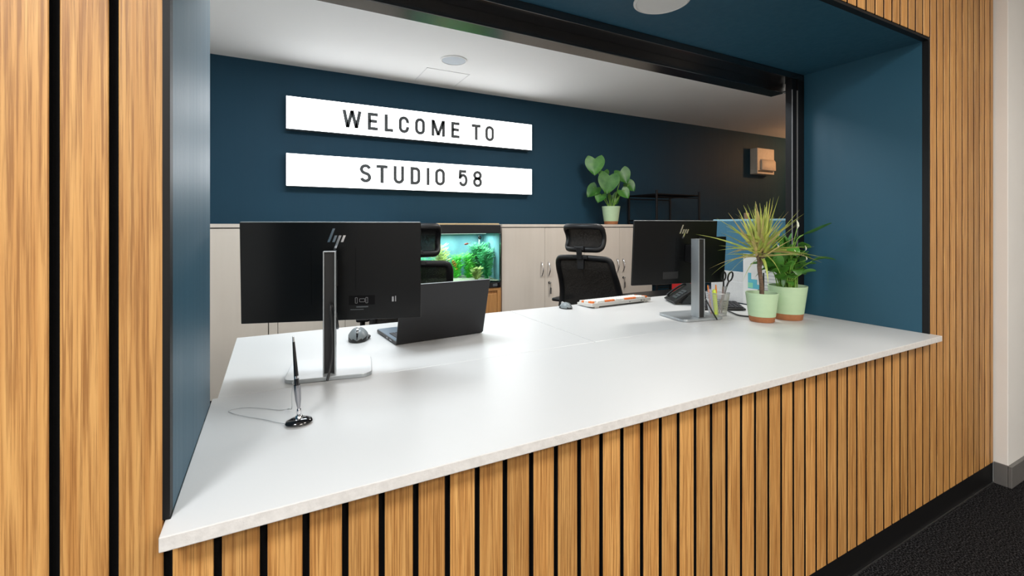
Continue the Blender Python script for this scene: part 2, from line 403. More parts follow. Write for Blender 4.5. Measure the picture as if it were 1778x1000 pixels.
# slats
G = [-0.2718 + (0.0645 if k < 23 else 0.0) * k for k in range(23)]
g = G[-1]
k = 0
while g < 3.05:
    step = 0.0641 if g < 1.4 else 0.0634
    g += step; G.append(g)
g = -0.2718
while g > -2.0: g -= 0.0645; G.insert(0, g)
G = G[:-1] if G[-1] > 3.098 else G
HG = 0.0054
def slatmesh(wd, z0, z1):
    bm = bmesh.new(); box(bm, -wd / 2, wd / 2, 0, YB - YW - 0.0005, z0, z1, 0.0012, 1)
    me = bpy.data.meshes.new('slat'); bm.to_mesh(me); bm.free(); me.materials.append(M['oak']); me.materials.append(M['felt'])
    for p in me.polygons:
        if p.normal.y > -0.5: p.material_index = 1
    return me
full = slatmesh(0.0641 - 2 * HG, 0.10, HC - 0.002)
low = slatmesh(0.0641 - 2 * HG, 0.10, T - 0.024)
upp = slatmesh(0.0641 - 2 * HG, ZS + 0.014, HC - 0.002)
def slat(me, x):
    o = bpy.data.objects.new('slat', me); C.objects.link(o); o.parent = wf; o.location = (x, YW, 0)
for a, b in zip(G, G[1:]):
    x = (a + b) / 2
    if XL - 0.02 < x < XR + 0.0:
        slat(low, x); slat(upp, x)
    else:
        slat(full, x)
me = slatmesh(3.094 - G[-1] - 2 * HG, 0.10, HC - 0.002)
slat(me, (G[-1] + 3.094) / 2)
# plinth
bm = bmesh.new(); box(bm, CX0, 3.098, YW + 0.004, YB - 0.0005, 0.0, 0.099); struct('baseboard_front', bm, M['blackpaint'])
bm = bmesh.new(); box(bm, CX0, 3.10, YW - 0.0005, YW + 0.003, 0.0, 0.003); struct('trim_1', bm, M['alu'])
# black edge trim round the opening
bm = bmesh.new()
box(bm, XL - 0.0095, XL, YW - 0.001, 0.884, T, ZS + 0.0095); box(bm, XR, XR + 0.0085, YW - 0.001, 0.884, T, ZS + 0.0095)
box(bm, XL, XR, YW - 0.001, 0.884, ZS, ZS + 0.0095)
struct('trim_2', bm, M['blackpaint'])
# blue lining boards of the reveal
bm = bmesh.new(); box(bm, XL - 0.011, XL, 0.8845, YF, T, ZS, 0.0); l1 = struct('trim_3', bm, M['bluesatin'])
bm = bmesh.new(); box(bm, XR, XR + 0.011, 0.8845, YF, T, ZS, 0.0); struct('trim_4', bm, M['bluesatin'])
bm = bmesh.new(); box(bm, XL - 0.011, XR + 0.011, 0.8845, YF, ZS, ZS + 0.011); soffit = struct('trim_5', bm, M['bluesatin'])
# shutter head and guide
bm = bmesh.new()
box(bm, XL - 0.03, XR + 0.03, YF + 0.001, 1.441, 1.986, 2.12, 0.001)
sh = thing('roller_shutter', 'black metal roller shutter head and side guide behind the blue opening', 'shutter', (0, 0, 0))
obj('head_frame', bm, M['frame'], sh)
part('shutter_box', M['frame'], sh, (XL - 0.03, 2.377, 1.442, 1.518, 1.939, 2.12), bev=0.002)
part('side_guide', M['guide'], sh, (2.353, 2.435, YF + 0.001, 1.40, T + 0.001, 1.985), (2.310, 2.351, YF + 0.006, 1.40, T + 0.001, 1.985), bev=0.001)
part('guide_highlight', M['label'], sh, (2.3095, 2.3115, YF + 0.002, YF + 0.006, T + 0.002, 1.93), (2.3515, 2.3525, YF + 0.0, YF + 0.006, T + 0.002, 1.93))  # grey slivers painting the highlight lines along the guide
part('latch', M['chrome'], sh, (2.335, 2.35, 1.405, 1.43, 1.93, 1.94), bev=0.002)
# right white wall standing proud of the slats
bm = bmesh.new(); box(bm, 3.098, CX1 + 0.1, 0.815, YB, 0, HC, 0.003); struct('wall_right', bm, M['wallwhite'])
bm = bmesh.new(); box(bm, 3.090, CX1, 0.800, 0.8148, 0, 0.103, 0.003); box(bm, 3.090, 3.0978, 0.8148, YW - 0.0006, 0, 0.103, 0.002)
struct('baseboard_right', bm, M['skirt'])
# far door in the office back wall
d = part('door_1', M['doorpaint'], None, (6.84, 7.70, YBK - 0.03, YBK - 0.001, 0, 2.13)); d['kind'] = 'structure'
part('door_frame', M['blackpaint'], d, (6.80, 6.838, YBK - 0.05, YBK - 0.002, 0, 2.17), (7.702, 7.74, YBK - 0.05, YBK - 0.002, 0, 2.17), (6.838, 7.702, YBK - 0.05, YBK - 0.002, 2.132, 2.17))
part('handle', M['chrome'], d, (6.89, 6.99, YBK - 0.085, YBK - 0.07, 1.0, 1.02), (6.89, 6.905, YBK - 0.072, YBK - 0.03, 1.0, 1.02))
# ceiling hatch outline
hx0, hx1, hy0, hy1 = 1.12, 1.50, 3.63, 4.00
part('access_hatch', M['seam'], ceil, (hx0, hx1, hy0, hy0 + 0.006, ZC - 0.003, ZC + 0.001), (hx0, hx0 + 0.006, hy0, hy1, ZC - 0.003, ZC + 0.001),
     (hx1 - 0.006, hx1, hy0, hy1, ZC - 0.003, ZC + 0.001))

# ------------------------------------------------------------------ luminaires
lab = {0: 'rectangular office ceiling panel light above the desks behind the shutter head', 1: 'added square office panel light above the right desk, brightening the cabinets',
       2: 'square corridor ceiling panel light nearest the left slats', 3: 'square corridor ceiling panel light behind the camera, middle of three',
       4: 'added square corridor panel light nearest the white wall, brightening it'}
for i, (nm, loc, sx, sy, pw, col, grp) in enumerate(PANELS):
    t = thing(nm, lab[i], 'ceiling light', loc)
    zc = (ZC if grp == 'interior' else HC) - loc[2]
    part('frame', M['alarm'], t, (-sx / 2 - 0.01, sx / 2 + 0.01, -sy / 2 - 0.01, sy / 2 + 0.01, zc - 0.012, zc - 0.0005), bev=0.002)
    part('diffuser', M['led'], t, (-sx / 2, sx / 2, -sy / 2, sy / 2, zc - 0.014, zc - 0.0122))
    l = bpy.data.lights.new('panel_glow', 'AREA'); l.shape = 'RECTANGLE'; l.size = sx; l.size_y = sy; l.energy = pw; l.color = col
    lo = bpy.data.objects.new('panel_glow', l); C.objects.link(lo); lo.parent = t; lo.location = (0, 0, zc - 0.02)
# warm lamp at the dark right end of the office
t = thing('ceiling_spotlight', 'small warm ceiling spotlight near the dark right end of the office', 'lamp', WARM['loc'])
bm = bmesh.new(); lathe(bm, [(0, 0.144), (0.045, 0.144), (0.045, 0.135), (0.008, 0.13), (0.008, 0.06), (0, 0.06)], 20); obj('mount', bm, M['black'], t, 40)
bm = bmesh.new(); lathe(bm, [(0, 0.06), (0.035, 0.055), (0.04, 0.03), (0.036, 0.03), (0.0, 0.05)], 20); obj('lamp_head', bm, M['black'], t, 40)
bm = bmesh.new(); bmesh.ops.create_uvsphere(bm, u_segments=16, v_segments=10, radius=0.028)
obj('bulb', bm, mat('warm_bulb', (1, .8, .5), 0.5, emit=(1, 0.6, 0.28), estr=10), t, 180)
l = bpy.data.lights.new('bulb_glow', 'POINT'); l.energy = WARM['power']; l.color = WARM['color']; l.shadow_soft_size = 0.03
lo = bpy.data.objects.new('bulb_glow', l); C.objects.link(lo); lo.parent = t; lo.location = (0, 0, -0.065)
# round downlight in the soffit
t = thing('downlight', 'round white downlight set in the dark blue soffit above the counter', 'light', (1.175, 1.135, ZS))
bm = bmesh.new(); lathe(bm, [(0.094, -0.0005), (0.094, -0.004), (0.086, -0.008), (0.084, -0.006), (0.084, -0.0005)], 48); obj('trim_ring', bm, M['lens'], t, 40)
bm = bmesh.new(); lathe(bm, [(0, -0.007), (0.0835, -0.006), (0.0835, -0.001), (0, -0.001)], 48); obj('lens', bm, M['lens'], t, 40)
t = thing('ceiling_speaker', 'round pale ceiling speaker in the white office ceiling above the signs', 'speaker', (1.257, 3.372, ZC))
bm = bmesh.new(); lathe(bm, [(0.104, -0.0005), (0.104, -0.005), (0.094, -0.008), (0.092, -0.004), (0.092, -0.0005)], 48); obj('trim_ring', bm, M['white'], t, 40)
bm = bmesh.new(); lathe(bm, [(0, -0.006), (0.0915, -0.005), (0.0915, -0.001), (0, -0.001)], 48); obj('grille', bm, M['lensblue'], t, 40)

# ------------------------------------------------------------------ counter and desks
t = thing('counter', 'long white laminate reception counter filling the blue framed opening', 'counter', (0, 0, T))
bm = bmesh.new()
prism(bm, [(-0.146, 0.815), (2.413, 0.822), (2.413, 0.8615), (XR - 0.0005, 0.8615), (XR - 0.0005, 1.405), (-0.1395, 1.405), (-0.1395, 0.8615), (-0.146, 0.8615)], 'z', -0.0225, 0.0, 0.0016)
o = obj('worktop', bm, M['top'], t)
slot(o, M['topedge'], lambda p: p.normal.y < -0.8)
part('support_panel', M['blackpaint'], t, (XL, XR, 0.8775, 0.895, -0.056, -0.023), (XL, XR, 1.33, 1.36, -0.056, -0.023))
def desk(x0, x1, label):
    t = thing('desk', label, 'desk', ((x0 + x1) / 2, 1.765, 0))
    h = (x1 - x0) / 2
    part('desktop', M['top'], t, (-h, h, -0.3585, 0.3585, T - 0.0245, T - 0.0004), bev=0.0014)
    for sx in (-1, 1):
        for sy in (-1, 1):
            part('leg', M['silver'], t, (sx * (h - 0.06) - 0.025, sx * (h - 0.06) + 0.025, sy * 0.31 - 0.025, sy * 0.31 + 0.025, 0.0, T - 0.06), bev=0.003)
        part('side_rail', M['silver'], t, (sx * (h - 0.06) - 0.02, sx * (h - 0.06) + 0.02, -0.335, 0.335, T - 0.0595, T - 0.025), bev=0.002)
desk(-0.128, 1.1015, 'white desk behind the left half of the counter, under the laptop')
desk(1.1045, 2.372, 'white desk behind the right half of the counter, under the white keyboard')

# ------------------------------------------------------------------ storage along the back wall
CT_ = 1.257
def cabinet(x0, x1, label, keys=(), handles=True):
    t = thing('cabinet', label, 'cabinet', ((x0 + x1) / 2, 3.87, 0))
    h = (x1 - x0) / 2 - 0.0008
    part('carcass', M['cab'], t, (-h, h, -0.20, 0.225, 0.06, CT_ - 0.032))
    part('plinth', M['shadowgap'], t, (-h, h, -0.17, 0.22, 0.0, 0.0595))
    part('top_board', M['cab'], t, (-h, h, -0.225, 0.228, CT_ - 0.0255, CT_), bev=0.001)
    part('shadow_strip', M['shadowgap'], t, (-h, h, -0.206, 0.225, CT_ - 0.0315, CT_ - 0.026))  # dark strip painting the shadow line under the top board
    for s in (-1, 1):
        xa, xb = (-h + 0.0012, -0.0013) if s < 0 else (0.0013, h - 0.0012)
        d = part('door', M['cab'], t, (xa, xb, -0.220, -0.2025, 0.065, CT_ - 0.0335), bev=0.0008)
        if handles:
            bm = bmesh.new()
            hx = s * 0.038
            pts = [(hx, -0.2195, 0.90), (hx, -0.232, 0.897)] + [(hx, -0.232 - 0.022 * math.sin(math.pi * k / 10), 0.897 - 0.124 * k / 10) for k in range(1, 10)] + [(hx, -0.232, 0.773), (hx, -0.2195, 0.77)]
            tube(bm, pts, 0.0055, 8)
            obj('handle', bm, M['chrome'], d, 60)
        if s > 0 and handles:
            bm = bmesh.new(); lathe(bm, [(0, 0), (0.012, 0), (0.012, 0.004), (0.006, 0.012), (0, 0.012)], 14)
            bm.transform(Matrix.Translation((0.048, -0.2195, 0.705)) @ Matrix.Rotation(R(90), 4, 'X')); obj('lock', bm, M['black'], d, 40)
            if keys:
                bm = bmesh.new(); box(bm, 0.040, 0.056, -0.245, -0.232, 0.698, 0.712, 0.003); box(bm, 0.046, 0.053, -0.242, -0.240, 0.62, 0.70, 0.001); box(bm, 0.044, 0.062, -0.242, -0.239, 0.60, 0.66, 0.001)
                obj('key_bunch', bm, M['steel'], d, label='small steel keys hanging from the lock')
    return t
cabinet(-0.94, -0.03, 'pale cabinet at the far left, ending beside the narrow filler')
part_f = part('cabinet_filler', M['cab'], None, (-0.0255, 0.0285, 3.652, 4.09, 0.06, CT_))
tag(part_f, 'narrow pale filler panel between two cabinets, seen below the left monitor', 'panel')
cabinet(0.03, 0.94, 'pale cabinet hidden mostly behind the left monitor')
cabinet(1.815, 2.725, 'pale two-door cabinet immediately right of the fish tank, keys in its lock', keys=True)
cabinet(2.726, 3.636, 'pale two-door cabinet under the potted monstera, right end of the row', keys=True)

# aquarium and stand
sx0, sx1 = 0.965, 1.786
t = thing('aquarium_stand', 'oak-coloured cabinet stand carrying the fish tank', 'cabinet', ((sx0 + sx1) / 2, 3.83, 0))
h = (sx1 - sx0) / 2
part('carcass', M['oakplain'], t, (-h, h, -0.205, 0.22, 0.0, 0.699), bev=0.001)
for s in (-1, 1):
    d = part('door', M['oakplain'], t, (-h + 0.035 if s < 0 else 0.002, -0.002 if s < 0 else h - 0.035, -0.216, -0.206, 0.04, 0.645), bev=0.002)
    part('stile', M['oakplain'], t, (s * h - 0.033 if s > 0 else -h, h if s > 0 else -h + 0.033, -0.222, -0.2055, 0.0, 0.672), bev=0.001)
part('rail', M['oakplain'], t, (-h, h, -0.222, -0.2055, 0.673, 0.699), bev=0.001)
aq = thing('aquarium', 'lit fish tank with black hood and green water plants behind the left chair', 'aquarium', ((sx0 + sx1) / 2, 3.80, 0.70))
h -= 0.004; ya, yb = -0.20, 0.18
part('base_trim', M['blackgloss'], aq, (-h, h, ya, yb, 0.0, 0.045), bev=0.003)
o = part('control_box', M['greyplastic'], aq, (h - 0.08, h - 0.035, ya - 0.006, ya - 0.0005, 0.012, 0.034), bev=0.002)
part('hood', M['black'], aq, (-h, h, ya, yb, 0.478, 0.552), bev=0.004)
part('hood_cover', M['palewood'], aq, (-h + 0.01, h - 0.01, ya + 0.01, yb - 0.01, 0.5525, 0.564), bev=0.003, label='light wood strip on top of the hood')
part('front_pane', M['glass'], aq, (-h + 0.004, h - 0.004, ya + 0.003, ya + 0.009, 0.046, 0.477))
for s in (-1, 1): part('side_pane', M['glass'], aq, (s * (h - 0.0034) - 0.0005, s * (h - 0.0034) + 0.0005, ya + 0.003, yb - 0.011, 0.046, 0.477))
for s in (-1, 1): part('corner_post', M['black'], aq, (s * (h - 0.0015) - 0.0012, s * (h - 0.0015) + 0.0012, ya, ya + 0.02, 0.0455, 0.4775))
part('side_film', M['tankback'], aq, (h - 0.0075, h - 0.0045, ya + 0.02, yb - 0.011, 0.046, 0.477))
part('background', M['tankback'], aq, (-h + 0.006, h - 0.008, yb - 0.01, yb - 0.002, 0.046, 0.477))
bm = bmesh.new(); random.seed(4)
nx, ny = 40, 12
vs = [[bm.verts.new((-h + 0.01 + (2 * h - 0.02) * i / nx, ya + 0.012 + (yb - ya - 0.03) * j / ny, 0.062 + 0.02 * j / ny + random.uniform(-.004, .004))) for j in range(ny + 1)] for i in range(nx + 1)]
for i in range(nx):
    for j in range(ny): bm.faces.new((vs[i][j], vs[i + 1][j], vs[i + 1][j + 1], vs[i][j + 1]))
obj('gravel', bm, M['gravel'], aq, kind='stuff')
part('lamp_tube', mat('tank_lamp', (0.6, 0.7, 0.7), 0.5, emit=(0.9, 1, 1), estr=0.5), aq, (-h + 0.05, h - 0.05, 0.0, 0.02, 0.469, 0.4775), bev=0.003)
l = bpy.data.lights.new('tank_glow', 'AREA'); l.shape = 'RECTANGLE'; l.size = 2 * h - 0.1; l.size_y = 0.2; l.energy = 4.6; l.color = (0.85, 1.0, 1.0)
lo = bpy.data.objects.new('tank_glow', l); C.objects.link(lo); lo.parent = aq; lo.location = (0, -0.02, 0.458)
bm = bmesh.new(); tube(bm, [(h - 0.055, yb - 0.03, 0.30), (h - 0.055, yb - 0.03, 0.45)], 0.009, 8)
ht = obj('water_heater', bm, M['lens'], aq, 60)
bm = bmesh.new(); bmesh.ops.create_uvsphere(bm, u_segments=12, v_segments=8, radius=0.016); bm.transform(Matrix.Translation((h - 0.055, yb - 0.045, 0.43))); obj('suction_cup', bm, M['black'], ht, 180)
# water plants
ac = Vector(((sx0 + sx1) / 2, 3.80, 0.70))
def waterweed(dx, dy, hgt, wd, n, m, label, lw, seed):
    rnd = random.Random(seed)
    b = bmesh.new()
    for i in range(n):
        a = rnd.uniform(0, 6.28); r0 = wd * 0.35 * math.sqrt(rnd.random()); r1 = wd * (0.3 + 0.7 * rnd.random())
        hh = hgt * rnd.uniform(0.45, 1.0)
        p0 = Vector((r0 * math.cos(a), 0.5 * r0 * math.sin(a), 0)); p2 = Vector((r1 * math.cos(a), 0.45 * r1 * math.sin(a), hh))
        p1 = Vector((r0 * 1.2 * math.cos(a + .3), 0.5 * r0 * 1.2 * math.sin(a + .3), hh * 0.6))
        pts = smooth_path([p0, p1, p2], 3)
        tube(b, pts, 0.0012, 3)
        for q in range(1, len(pts)):
            for s in (-1, 1):
                d = Vector((s * rnd.uniform(.6, 1), rnd.uniform(-.4, .4), rnd.uniform(.2, .9))).normalized() * lw * rnd.uniform(2, 4)
                ribbon(b, [pts[q], pts[q] + d * 0.5, pts[q] + d], [0.0008, lw * 0.42, 0.0004], (0, 1, 0.4), 0.2)
    o = obj('water_plant', b, m, None, kind=None)
    o.location = ac + Vector((dx, dy, 0.067))
    return tag(o, label, 'water plant')
waterweed(0.285, 0.02, 0.31, 0.095, 150, M['aqd'], 'tall dense sea-green water plant at the right end of the tank', 0.014, 1)
waterweed(0.20, 0.02, 0.22, 0.090, 80, M['aqg'], 'bright green bushy water plant right of centre in the tank', 0.013, 2)
waterweed(0.08, 0.05, 0.21, 0.060, 50, M['aqg'], 'bright green water plant in the middle of the tank', 0.013, 3)
waterweed(-0.055, 0.07, 0.30, 0.075, 50, M['aqy'], 'pale yellow-green water plant left of the striped fish', 0.015, 5)
waterweed(-0.22, 0.08, 0.20, 0.12, 70, M['aqd'], 'low sea-green water plant behind the chair headrest gap', 0.012, 6)
waterweed(0.325, -0.08, 0.27, 0.06, 60, M['aqd'], 'sea-green water plant against the right glass of the tank', 0.014, 9)
waterweed(0.215, -0.10, 0.10, 0.045, 30, M['aqy'], 'small yellow water plant low at the front right of the tank', 0.013, 7)
def fish(x, y, z, ln, ht, rz, ry, m, label, stripes=None):
    bm = bmesh.new(); n = 14; pts = []; rr = []
    for i in range(n + 1):
        u = i / n; pts.append((ln * (u - 0.5), 0, 0)); rr.append(max(0.0012, ht * math.sin(math.pi * min(1, u * 1.12) ** 0.8) ** 0.8 if u * 1.12 < 1 else 0.0012))
    tube(bm, pts, rr, 10, flat=(1, 0.5))
    o = obj('fish', bm, m, None, 180); o.location = ac + Vector((x, y, z)); o.rotation_euler = (0, ry, rz)
    tag(o, label, 'fish')
    b = bmesh.new(); prism(b, [(ln * 0.42, 0), (ln * 0.62, ht * 0.9), (ln * 0.56, 0), (ln * 0.62, -ht * 0.9)], 'y', -0.0006, 0.0006); obj('tail_fin', b, m, o)
    b = bmesh.new(); prism(b, [(-ln * 0.12, ht * 0.8), (ln * 0.18, ht * 0.5), (ln * 0.15, ht * 1.4)], 'y', -0.0005, 0.0005); obj('dorsal_fin', b, m, o)
    if stripes:
        for u in stripes:
            b = bmesh.new(); i = int(u * n); tube(b, [pts[i], pts[i + 1]], [rr[i] * 1.08, rr[i + 1] * 1.08], 10, flat=(1, 0.55)); obj('stripe', b, M['black'], o, 180, label='black stripe')
fish(-0.005, -0.14, 0.215, 0.085, 0.016, 0.1, R(62), M['fishy'], 'yellow and black striped fish low in the middle of the tank', (0.2, 0.42, 0.64, 0.8))
fish(0.125, -0.10, 0.385, 0.055, 0.008, 0.0, R(-8), mat('fish_red', (0.55, 0.10, 0.08), 0.4), 'small red fish high in the right half of the tank')

# wire rack beside cabinets
t = thing('wire_rack', 'black metal shelving rack right of the cabinets against the dark wall', 'shelving', (3.99, 3.83, 0))
for px in (-0.33, 0.33):
    for py in (-0.22, 0.21):
        bm = bmesh.new(); tube(bm, [(px, py, 0), (px, py, 1.63)], 0.012, 10); obj('post', bm, M['guide'], t, 60)
for z in (0.15, 0.6, 1.05, 1.30, 1.585):
    bm = bmesh.new()
    for py in (-0.22, 0.21): tube(bm, [(-0.33, py, z), (0.33, py, z)], 0.008, 6); tube(bm, [(-0.33, py, z - 0.03), (0.33, py, z - 0.03)], 0.005, 6)
    for px in (-0.33, 0.33): tube(bm, [(px, -0.22, z), (px, 0.21, z)], 0.008, 6)
    for i in range(1, 14): tube(bm, [(-0.33, -0.22 + 0.43 * i / 14, z), (0.33, -0.22 + 0.43 * i / 14, z)], 0.0025, 4)
    obj('shelf', bm, M['guide'], t, 60)
# alarm box on back wall
t = thing('wall_box', 'cream plastic control box high on the dark back wall, lit warm', 'wall box', (6.13, YBK, 2.155))
part('back_plate', M['alarm'], t, (-0.19, 0.19, -0.11, -0.0005, -0.19, 0.17), bev=0.006)
bm = bmesh.new(); prism(bm, [(-0.1105, 0.02), (-0.130, -0.01), (-0.132, -0.135), (-0.1105, -0.138)], 'x', -0.115, 0.196, 0.003); obj('front_cover', bm, M['alarm'], t, 40)
part('vent_slot', M['shadowgap'], t, (-0.17, 0.16, -0.1125, -0.1095, -0.160, -0.145))
o = part('wall_switch', M['alarm'], None, (5.80, 5.90, YBK - 0.02, YBK - 0.0005, 1.29, 1.42), bev=0.004); tag(o, 'small warm-lit switch plate on the dark wall above the blue desk screen', 'switch')

# ------------------------------------------------------------------ signs with letters
def stroke_poly(bm, pts, tk, closed=False, y=0.0, d=0.003):
    P = [Vector((p[0], 0, p[1])) for p in pts]; n = len(P); Lf = []; Rt = []
    for i in range(n):
        a = P[i - 1] if (closed or i > 0) else None; b = P[(i + 1) % n] if (closed or i < n - 1) else None
        d1 = (P[i] - a).normalized() if a is not None else None; d2 = (b - P[i]).normalized() if b is not None else None
        if d1 is None: d1 = d2
        if d2 is None: d2 = d1
        n1 = Vector((-d1.z, 0, d1.x)); n2 = Vector((-d2.z, 0, d2.x)); mm = (n1 + n2)
        mm = mm.normalized() if mm.length > 1e-6 else n1
        s = tk / 2 / max(0.35, mm.dot(n1)); Lf.append(P[i] + mm * s); Rt.append(P[i] - mm * s)
    def quad(i, j):
        f = [Lf[i], Lf[j], Rt[j], Rt[i]]
        v0 = [bm.verts.new((q.x, y - d, q.z)) for q in f]; v1 = [bm.verts.new((q.x, y, q.z)) for q in f]
        fs = [bm.faces.new(v0), bm.faces.new(v1[::-1])]
        for k in range(4): fs.append(bm.faces.new((v0[k], v1[k], v1[(k + 1) % 4], v0[(k + 1) % 4])))
        bmesh.ops.recalc_face_normals(bm, faces=fs)
    for i in range(n - 1): quad(i, i + 1)
    if closed: quad(n - 1, 0)

def arc(cx, cy, rx, ry, a0, a1, n=8):
    return [(cx + rx * math.cos(R(a0 + (a1 - a0) * k / n)), cy + ry * math.sin(R(a0 + (a1 - a0) * k / n))) for k in range(n + 1)]

def glyph(ch, wd, H, tk):
    a, b = tk / 2, wd - tk / 2; lo, hi = tk / 2, H - tk / 2; r = (b - a) / 2; mx = (a + b) / 2
    if ch == 'O':
        return [(arc(mx, hi - r, r, r, 0, 180) + arc(mx, lo + r, r, r, 180, 360), True)]
    if ch == 'C':
        return [([(b, hi - r - 0.012)] + arc(mx, hi - r, r, r, 0, 180) + arc(mx, lo + r, r, r, 180, 360) + [(b, lo + r + 0.012)], False)]
    if ch == 'U': return [([(a, H)] + arc(mx, lo + r, r, r, 180, 360) + [(b, H)], False)]
    if ch == 'W': return [([(a, H), (wd * 0.27, 0.004)], False), ([(wd * 0.27, 0.004), (wd * 0.5, H)], False), ([(wd * 0.5, H), (wd * 0.73, 0.004)], False), ([(wd * 0.73, 0.004), (b, H)], False)]
    if ch == 'M': return [([(a, 0), (a, H)], False), ([(a + 0.004, H - 0.008), (mx, 0.01)], False), ([(mx, 0.01), (b - 0.004, H - 0.008)], False), ([(b, 0), (b, H)], False)]
    if ch == 'E': return [([(wd, hi), (a, hi), (a, lo), (wd, lo)], False), ([(a, H * 0.52), (wd * 0.93, H * 0.52)], False)]
    if ch == 'L': return [([(a, H), (a, lo), (wd, lo)], False)]
    if ch == 'T': return [([(0, hi), (wd, hi)], False), ([(wd / 2, H - tk), (wd / 2, 0)], False)]
    if ch == 'I': return [([(wd / 2, 0), (wd / 2, H)], False)]
    if ch == 'D': return [([(a, lo)] + arc(b - r, lo + r, r, r, 270, 360, 5) + arc(b - r, hi - r, r, r, 0, 90, 5) + [(a, hi)], True)]
    if ch == 'S':
        q = (H - tk) / 4
        return [(arc(mx, hi - q, r, q, 15, 180, 7) + arc(mx, hi - q, r * .95, q * .95, 195, 250, 3) + arc(mx, lo + q, r * .95, q * .95, 70, 0, 4) + arc(mx, lo + q, r, q, -15, -165, 8), False)]
    if ch == '5':
        q = H * 0.30
        return [([(b, hi), (a + 0.004, hi), (a, H * 0.53), (a + 0.002, H * 0.53)] + arc(mx, lo + q, r, q, 125, -160, 12), False)]
    if ch == '8':
        q = (H - tk) * 0.235; q2 = (H - tk) * 0.265
        return [(arc(mx, hi - q, r * 0.93, q, 0, 360, 16)[:-1], True), (arc(mx, lo + q2, r, q2, 0, 360, 16)[:-1], True)]

def sign(z0, z1, letters, zb, zt, label):
    x0, x1 = 0.090, 2.343; ys = 4.016
    t = thing('illuminated_sign', label, 'sign', ((x0 + x1) / 2, YBK, z0))
    cx = (x0 + x1) / 2; dy = ys - YBK
    part('light_box', M['signbox'], t, (x0 - cx, x1 - cx, dy + 0.004, -0.0005, 0, z1 - z0), bev=0.002)
    part('face_panel', M['sign'], t, (x0 - cx + 0.003, x1 - cx - 0.003, dy, dy + 0.0036, 0.003, z1 - z0 - 0.003))
    for ch, a, b in letters:
        bm = bmesh.new()
        for pts, cl in glyph(ch, b - a, zt - zb, 0.0272 if ch != 'I' else b - a): stroke_poly(bm, pts, 0.0272, cl)
        o = obj('letter', bm, M['letter'], t); o.location = (a - cx, dy - 0.0002, zb - z0)
sign(2.014, 2.277, [('W', 0.512, 0.666), ('E', 0.717, 0.802), ('L', 0.859, 0.934), ('C', 0.982, 1.074), ('O', 1.128, 1.22), ('M', 1.28, 1.409), ('E', 1.471, 1.554), ('T', 1.677, 1.771), ('O', 1.819, 1.913)],
     2.065, 2.214, 'upper of the two lit white sign boxes on the blue wall, reading WELCOME TO')
sign(1.560, 1.822, [('S', 0.651, 0.747), ('T', 0.79, 0.885), ('U', 0.937, 1.03), ('D', 1.087, 1.177), ('I', 1.239, 1.259), ('O', 1.314, 1.41), ('5', 1.544, 1.636), ('8', 1.69, 1.785)],
     1.613, 1.770, 'lower of the two lit white sign boxes, a name and a number in grey capitals')

